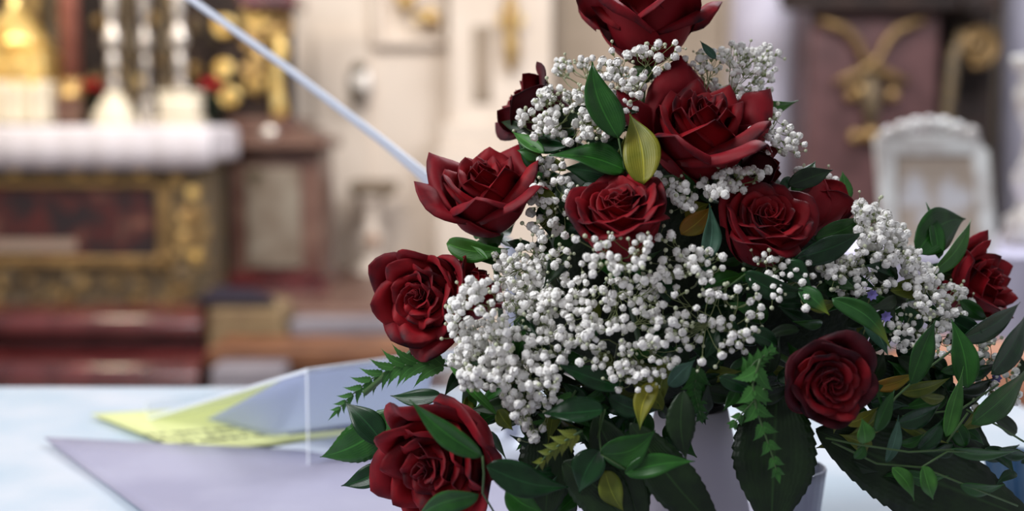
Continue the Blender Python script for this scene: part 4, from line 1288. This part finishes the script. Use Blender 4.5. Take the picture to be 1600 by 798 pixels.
# ---------------------------------------------------------------- baby's breath
def blossom_mesh(seed):
    r_ = random.Random(seed)
    q = MB(); n = 15
    r0 = 1.0
    q.ball((0, 0, 0), .62, 4)
    for k in range(n):
        z = 1 - 2 * (k + .5) / n
        rad = sqrt(1 - z * z); a = k * 2.4 + r_.uniform(-.3, .3)
        d = Vector((rad * cos(a), rad * sin(a), z))
        t = Vector((r_.uniform(-1, 1), r_.uniform(-1, 1), r_.uniform(-1, 1))).cross(d).normalized()
        nrm = (d + t * r_.uniform(-.5, .5)).normalized()
        s = t.cross(nrm).normalized()
        L = r_.uniform(.42, .66)
        c = d * r_.uniform(.5, .85)
        pts = []
        for j in range(3):
            for i in range(3):
                u, v = i - 1, j - 1
                bend = -.18 * (u * u + v * v)
                ww = 1 if not (abs(u) and abs(v)) else .78
                pts.append(c + s * u * L * ww + t * v * L * ww + nrm * (bend + .12 + r_.uniform(-.12, .12)))
        q.grid(pts, 3, 3)
    q.lathe([(.12, -1.25), (.35, -.95), (.42, -.6)], (0, 0, 0), 6, 1)
    return q.mesh('blossom', [M_blossom, M_calyx], False)


BL = [blossom_mesh(k) for k in range(6)]
Gy = "sprays of small white blossoms"


def inpoly(x, y, poly):
    c = False; j = len(poly) - 1
    for i in range(len(poly)):
        xi, yi = poly[i]; xj, yj = poly[j]
        if (yi > y) != (yj > y) and x < (xj - xi) * (y - yi) / (yj - yi) + xi: c = not c
        j = i
    return c


def spray(label, poly, n, size, root, dmin=-.02, dmax=.03, gap=11, nbud=None, seed=0, back=0.0):
    """blossoms scattered in a patch of the bouquet's surface and joined by thin branching stems"""
    r_ = random.Random(seed)
    xs = [p[0] for p in poly]; ys = [p[1] for p in poly]
    pos = []; tries = 0
    while len(pos) < n and tries < n * 60:
        tries += 1
        x, y = r_.uniform(min(xs), max(xs)), r_.uniform(min(ys), max(ys))
        if not inpoly(x, y, poly): continue
        # clusters: prefer to sit beside an earlier one
        if pos and r_.random() < .45:
            b = r_.choice(pos); a = r_.uniform(0, 6.28); x = b[0] + cos(a) * gap * 1.05; y = b[1] + sin(a) * gap
            if not inpoly(x, y, poly): continue
            d = b[2] + r_.uniform(-.004, .004)
        else:
            d = r_.uniform(dmin, dmax)
        if any((x - p[0]) ** 2 + (y - p[1]) ** 2 < (gap * (.78 if abs(p[2] - d) < .012 else .35)) ** 2 for p in pos): continue
        pos.append((x, y, d))
    Rt = P(root[0], root[1], Yf(*root) + .05 + back)
    e = empty('babys_breath_spray', Rt, label, 'flowers', Gy)
    W = [P(x, y, Yf(x, y) + d) for x, y, d in pos]
    st_ = MB()
    # cluster into twigs of about six
    k = max(1, len(W) // 6)
    cen = r_.sample(range(len(W)), k)
    groups = {c_: [] for c_ in cen}
    for i, w_ in enumerate(W):
        c_ = min(cen, key=lambda c2: (W[c2] - w_).length_squared)
        groups[c_].append(i)
    kk = max(1, k // 4)
    mains = r_.sample(cen, kk)
    mid = {}
    for m_ in mains:
        g_ = Rt.lerp(W[m_], .55) + Vector((r_.uniform(-.005, .005), .0, r_.uniform(-.004, .008)))
        mid[m_] = g_
        st_.tube([Rt, Rt.lerp(g_, .5) + Vector((0, .004, -.004)), g_], [.0011, .0009, .0008], 4, caps=False)
    for c_, idx in groups.items():
        if not idx: continue
        m_ = min(mains, key=lambda c2: (W[c2] - W[c_]).length_squared)
        ctr = sum((W[i] for i in idx), Vector()) / len(idx)
        nd = mid[m_].lerp(ctr, .62)
        st_.tube([mid[m_], mid[m_].lerp(nd, .5) + Vector((r_.uniform(-.002, .002), 0, r_.uniform(-.002, .003))), nd], [.0007, .0006, .0005], 4, caps=False)
        for i in idx:
            w_ = W[i]; md = nd.lerp(w_, .55) + Vector((r_.uniform(-.002, .002), .001, -.002))
            st_.tube([nd, md, w_], .00035, 4, caps=False)
            o = bpy.data.objects.new('blossom', r_.choice(BL)); COL.objects.link(o); o.parent = e
            o.location = w_ - Rt
            s = size * r_.uniform(.72, 1.15) * 1.12 / 2 * w_.y / F
            o.scale = (s * r_.uniform(.95, 1.15), s * r_.uniform(.95, 1.15), s)
            out = (w_ - nd).normalized()
            o.rotation_mode = 'QUATERNION'
            o.rotation_quaternion = out.to_track_quat('Z', 'Y') @ Quaternion((0, 0, 1), r_.uniform(0, 6.28))
    st_.build('stems', M_gstem, e)
    # unopened buds, a few pixels each
    bm_ = MB(); nb = nbud if nbud is not None else int(n * .55)
    for k in range(nb):
        i = r_.randrange(len(W)); w_ = W[i]
        a = r_.uniform(0, 6.28); b0 = w_ + Vector((cos(a) * r_.uniform(.006, .011), r_.uniform(-.004, .006), sin(a) * r_.uniform(.006, .011)))
        bm_.ball(b0, r_.uniform(.0011, .0020), 4)
        bm_.tube([b0, b0.lerp(w_, .5) + Vector((0, .002, -.002)), w_ + Vector((0, .003, -.003))], .00028, 3, mi=1, caps=False)
    if nb:
        o = bm_.build('buds', [M_bud, M_gstem], e); tag(o, kind='stuff')
    return e


spray('white blossoms rising in front of the topmost rose', [(935, 70), (1060, 62), (1062, 100), (1010, 130), (940, 130)], 26, 14, (1000, 170), -.035, .0, 11, seed=1)
spray('airy white blossoms at the upper left over the hidden red rose', [(868, 92), (935, 88), (940, 150), (905, 160), (865, 130)], 30, 11, (930, 190), -.02, .03, 9, seed=2)
spray('white blossom clump left of the upright dark leaf', [(800, 175), (860, 135), (945, 145), (955, 215), (900, 232), (820, 222)], 78, 13, (900, 230), -.02, .02, 9, seed=3)
spray('white blossoms between the upright dark leaf and the second rose', [(940, 100), (1010, 110), (995, 180), (975, 215), (950, 120)], 34, 13, (985, 200), -.01, .03, 10, seed=4)
spray('wide airy white spray at the upper right behind the second rose', [(1060, 95), (1110, 75), (1160, 62), (1222, 70), (1222, 95), (1195, 160), (1170, 175), (1080, 120), (1040, 120)], 95, 12, (1120, 170), .02, .06, 9, seed=5)
spray('sparse white blossoms reaching right beside the second rose', [(1175, 180), (1215, 170), (1262, 215), (1255, 245), (1200, 240), (1165, 235)], 34, 12, (1170, 240), .0, .03, 11, seed=6)
spray('white blossoms in the gap between left and central roses', [(826, 245), (880, 250), (895, 300), (885, 370), (825, 370), (830, 310)], 50, 14, (880, 320), -.005, .03, 10, seed=7)
spray('white blossom row just below the second rose', [(1090, 272), (1150, 262), (1208, 262), (1205, 285), (1150, 305), (1090, 305)], 36, 14, (1140, 330), -.01, .02, 10, seed=8)
spray('white blossoms right above the central rose', [(1025, 268), (1085, 290), (1085, 330), (1060, 325), (1030, 290)], 22, 14, (1070, 330), .0, .03, 10, seed=9)
spray('small white clump above the side seen rose', [(1238, 262), (1290, 268), (1312, 285), (1300, 300), (1262, 292)], 20, 13, (1270, 320), .04, .06, 10, seed=10)
spray('white blossoms climbing along the right slope of the bouquet', [(1335, 310), (1372, 315), (1425, 365), (1440, 400), (1380, 420), (1340, 370)], 72, 15, (1370, 440), -.015, .02, 10.5, seed=11)
spray('white blossoms around the crossing dark leaf at right', [(1300, 385), (1375, 395), (1400, 450), (1340, 490), (1290, 450), (1275, 415)], 58, 13, (1340, 460), -.005, .03, 11, seed=12)
spray('thick white clump left of the far right rose', [(1400, 400), (1450, 415), (1500, 440), (1530, 490), (1480, 510), (1420, 470)], 60, 15, (1440, 480), -.01, .02, 11, seed=13)
spray('white blossoms above the long ruscus branch', [(1385, 470), (1440, 480), (1500, 500), (1500, 560), (1420, 560), (1395, 530)], 44, 13, (1440, 520), .005, .03, 11, seed=14)
spray('white blossoms between dark leaves at the right edge', [(1495, 520), (1540, 510), (1600, 560), (1600, 620), (1560, 650), (1515, 640)], 44, 13, (1540, 580), .0, .03, 11, seed=15)
spray('sparse white blossoms below the right central rose', [(1165, 385), (1250, 395), (1300, 450), (1270, 490), (1190, 470), (1160, 430)], 32, 12, (1220, 450), -.015, .01, 12, seed=16)
spray('sprig of white blossoms on thin stems in front of the central rose', [(890, 370), (960, 368), (1015, 370), (1010, 425), (900, 430)], 28, 14, (960, 450), -.055, -.035, 12, nbud=26, seed=17)
spray('white blossoms right under the central rose', [(1010, 365), (1120, 365), (1140, 410), (1120, 450), (1030, 440)], 30, 15, (1080, 450), -.025, .0, 12, nbud=30, seed=18)
spray('white blossom drift left below the central rose', [(765, 400), (850, 372), (890, 385), (885, 460), (820, 470), (770, 440)], 78, 14, (850, 450), -.015, .02, 10, seed=19)
spray('white blossoms in the very middle of the cloud', [(880, 430), (1030, 430), (1030, 520), (890, 520)], 84, 14, (950, 500), -.025, .02, 11, seed=20)
spray('loose white blossoms on long stems right of the cloud middle', [(1030, 440), (1150, 440), (1195, 470), (1170, 560), (1100, 570), (1030, 520)], 46, 14, (1080, 520), -.025, .01, 13, nbud=50, seed=21)
spray('white blossoms along the lower rim of the cloud', [(880, 520), (1050, 520), (1070, 560), (1010, 605), (900, 575)], 56, 14, (960, 560), -.025, .01, 11.5, nbud=36, seed=22)
spray('dense white blossoms left of the cloud middle', [(780, 460), (885, 460), (890, 570), (830, 570), (780, 520)], 78, 15, (850, 520), -.02, .02, 11, seed=23)
spray('white blossom tips leaning onto the middle left rose', [(728, 435), (775, 440), (785, 490), (700, 505), (698, 480)], 26, 16, (770, 520), -.055, -.035, 12, seed=24)
spray('dense white heap above the largest bottom left rose', [(700, 500), (790, 490), (805, 560), (790, 610), (715, 605), (700, 560)], 92, 16, (770, 560), -.04, -.01, 11, seed=25)
spray('white blossoms running down right of the heap', [(795, 550), (880, 560), (870, 610), (835, 640), (840, 690), (795, 640), (780, 610)], 66, 15, (840, 590), -.035, .0, 11, seed=26)
spray('few small white blossoms between lower leaves', [(860, 600), (905, 600), (880, 650), (830, 690)], 8, 14, (880, 640), -.02, .0, 13, seed=27)
spray('lone white blossoms hanging above the yellow forked leaf', [(955, 590), (1040, 575), (1045, 610), (960, 612)], 9, 13, (1000, 570), -.02, .0, 13, seed=28)

# lavender statice florets
for (x, y, d, lab) in ((1362, 460, .0, 'small lavender floret among the right blossoms'), (1384, 494, .0, 'small lavender floret below the first one'),
                       (1556, 590, .01, 'small lavender floret at the right edge'), (1356, 504, .0, 'faint lavender floret beside the yellow green leaf')):
    c = P(x, y, Yf(x, y) + d)
    e = empty('lavender_floret', c, lab, 'flower')
    for k in range(7):
        a = k * .9
        q = MB(); leafq(q, c, c + Vector((cos(a) * .005, -.002, sin(a) * .005)), .0045, Vector((0, -1, 0)), nv=6, nu=3); q.build('petal', M_purple, e)
    q = MB(); q.tube([c, c + Vector((0, .02, -.02))], .0006, 5); q.build('stem', M_gstem, e)

# blue satin at the lower right edge
q = MB(); pts = []
for j in range(16):
    for i in range(16):
        u, v = i / 15, j / 15
        p = onT(1535 + 120 * u, 700 + 200 * v, .0)
        p = P(1535 + 90 * u + 30 * v, 700 + 130 * v, 1.16 - .05 * v)
        p.y += .006 * sin(u * 12 + v * 3); p.z = max(p.z, TZ + .004)
        pts.append(p)
q.grid(pts, 16, 16)
o = q.build('blue_ribbon_cloth', M_bluecloth, None, True, True); o.modifiers.new('t', 'SOLIDIFY').thickness = .001
tag(o, 'blue satin cloth hanging at the bottom right corner behind leaves', 'cloth')

for o in bpy.data.objects:
    if '_off' in o: del o['_off']
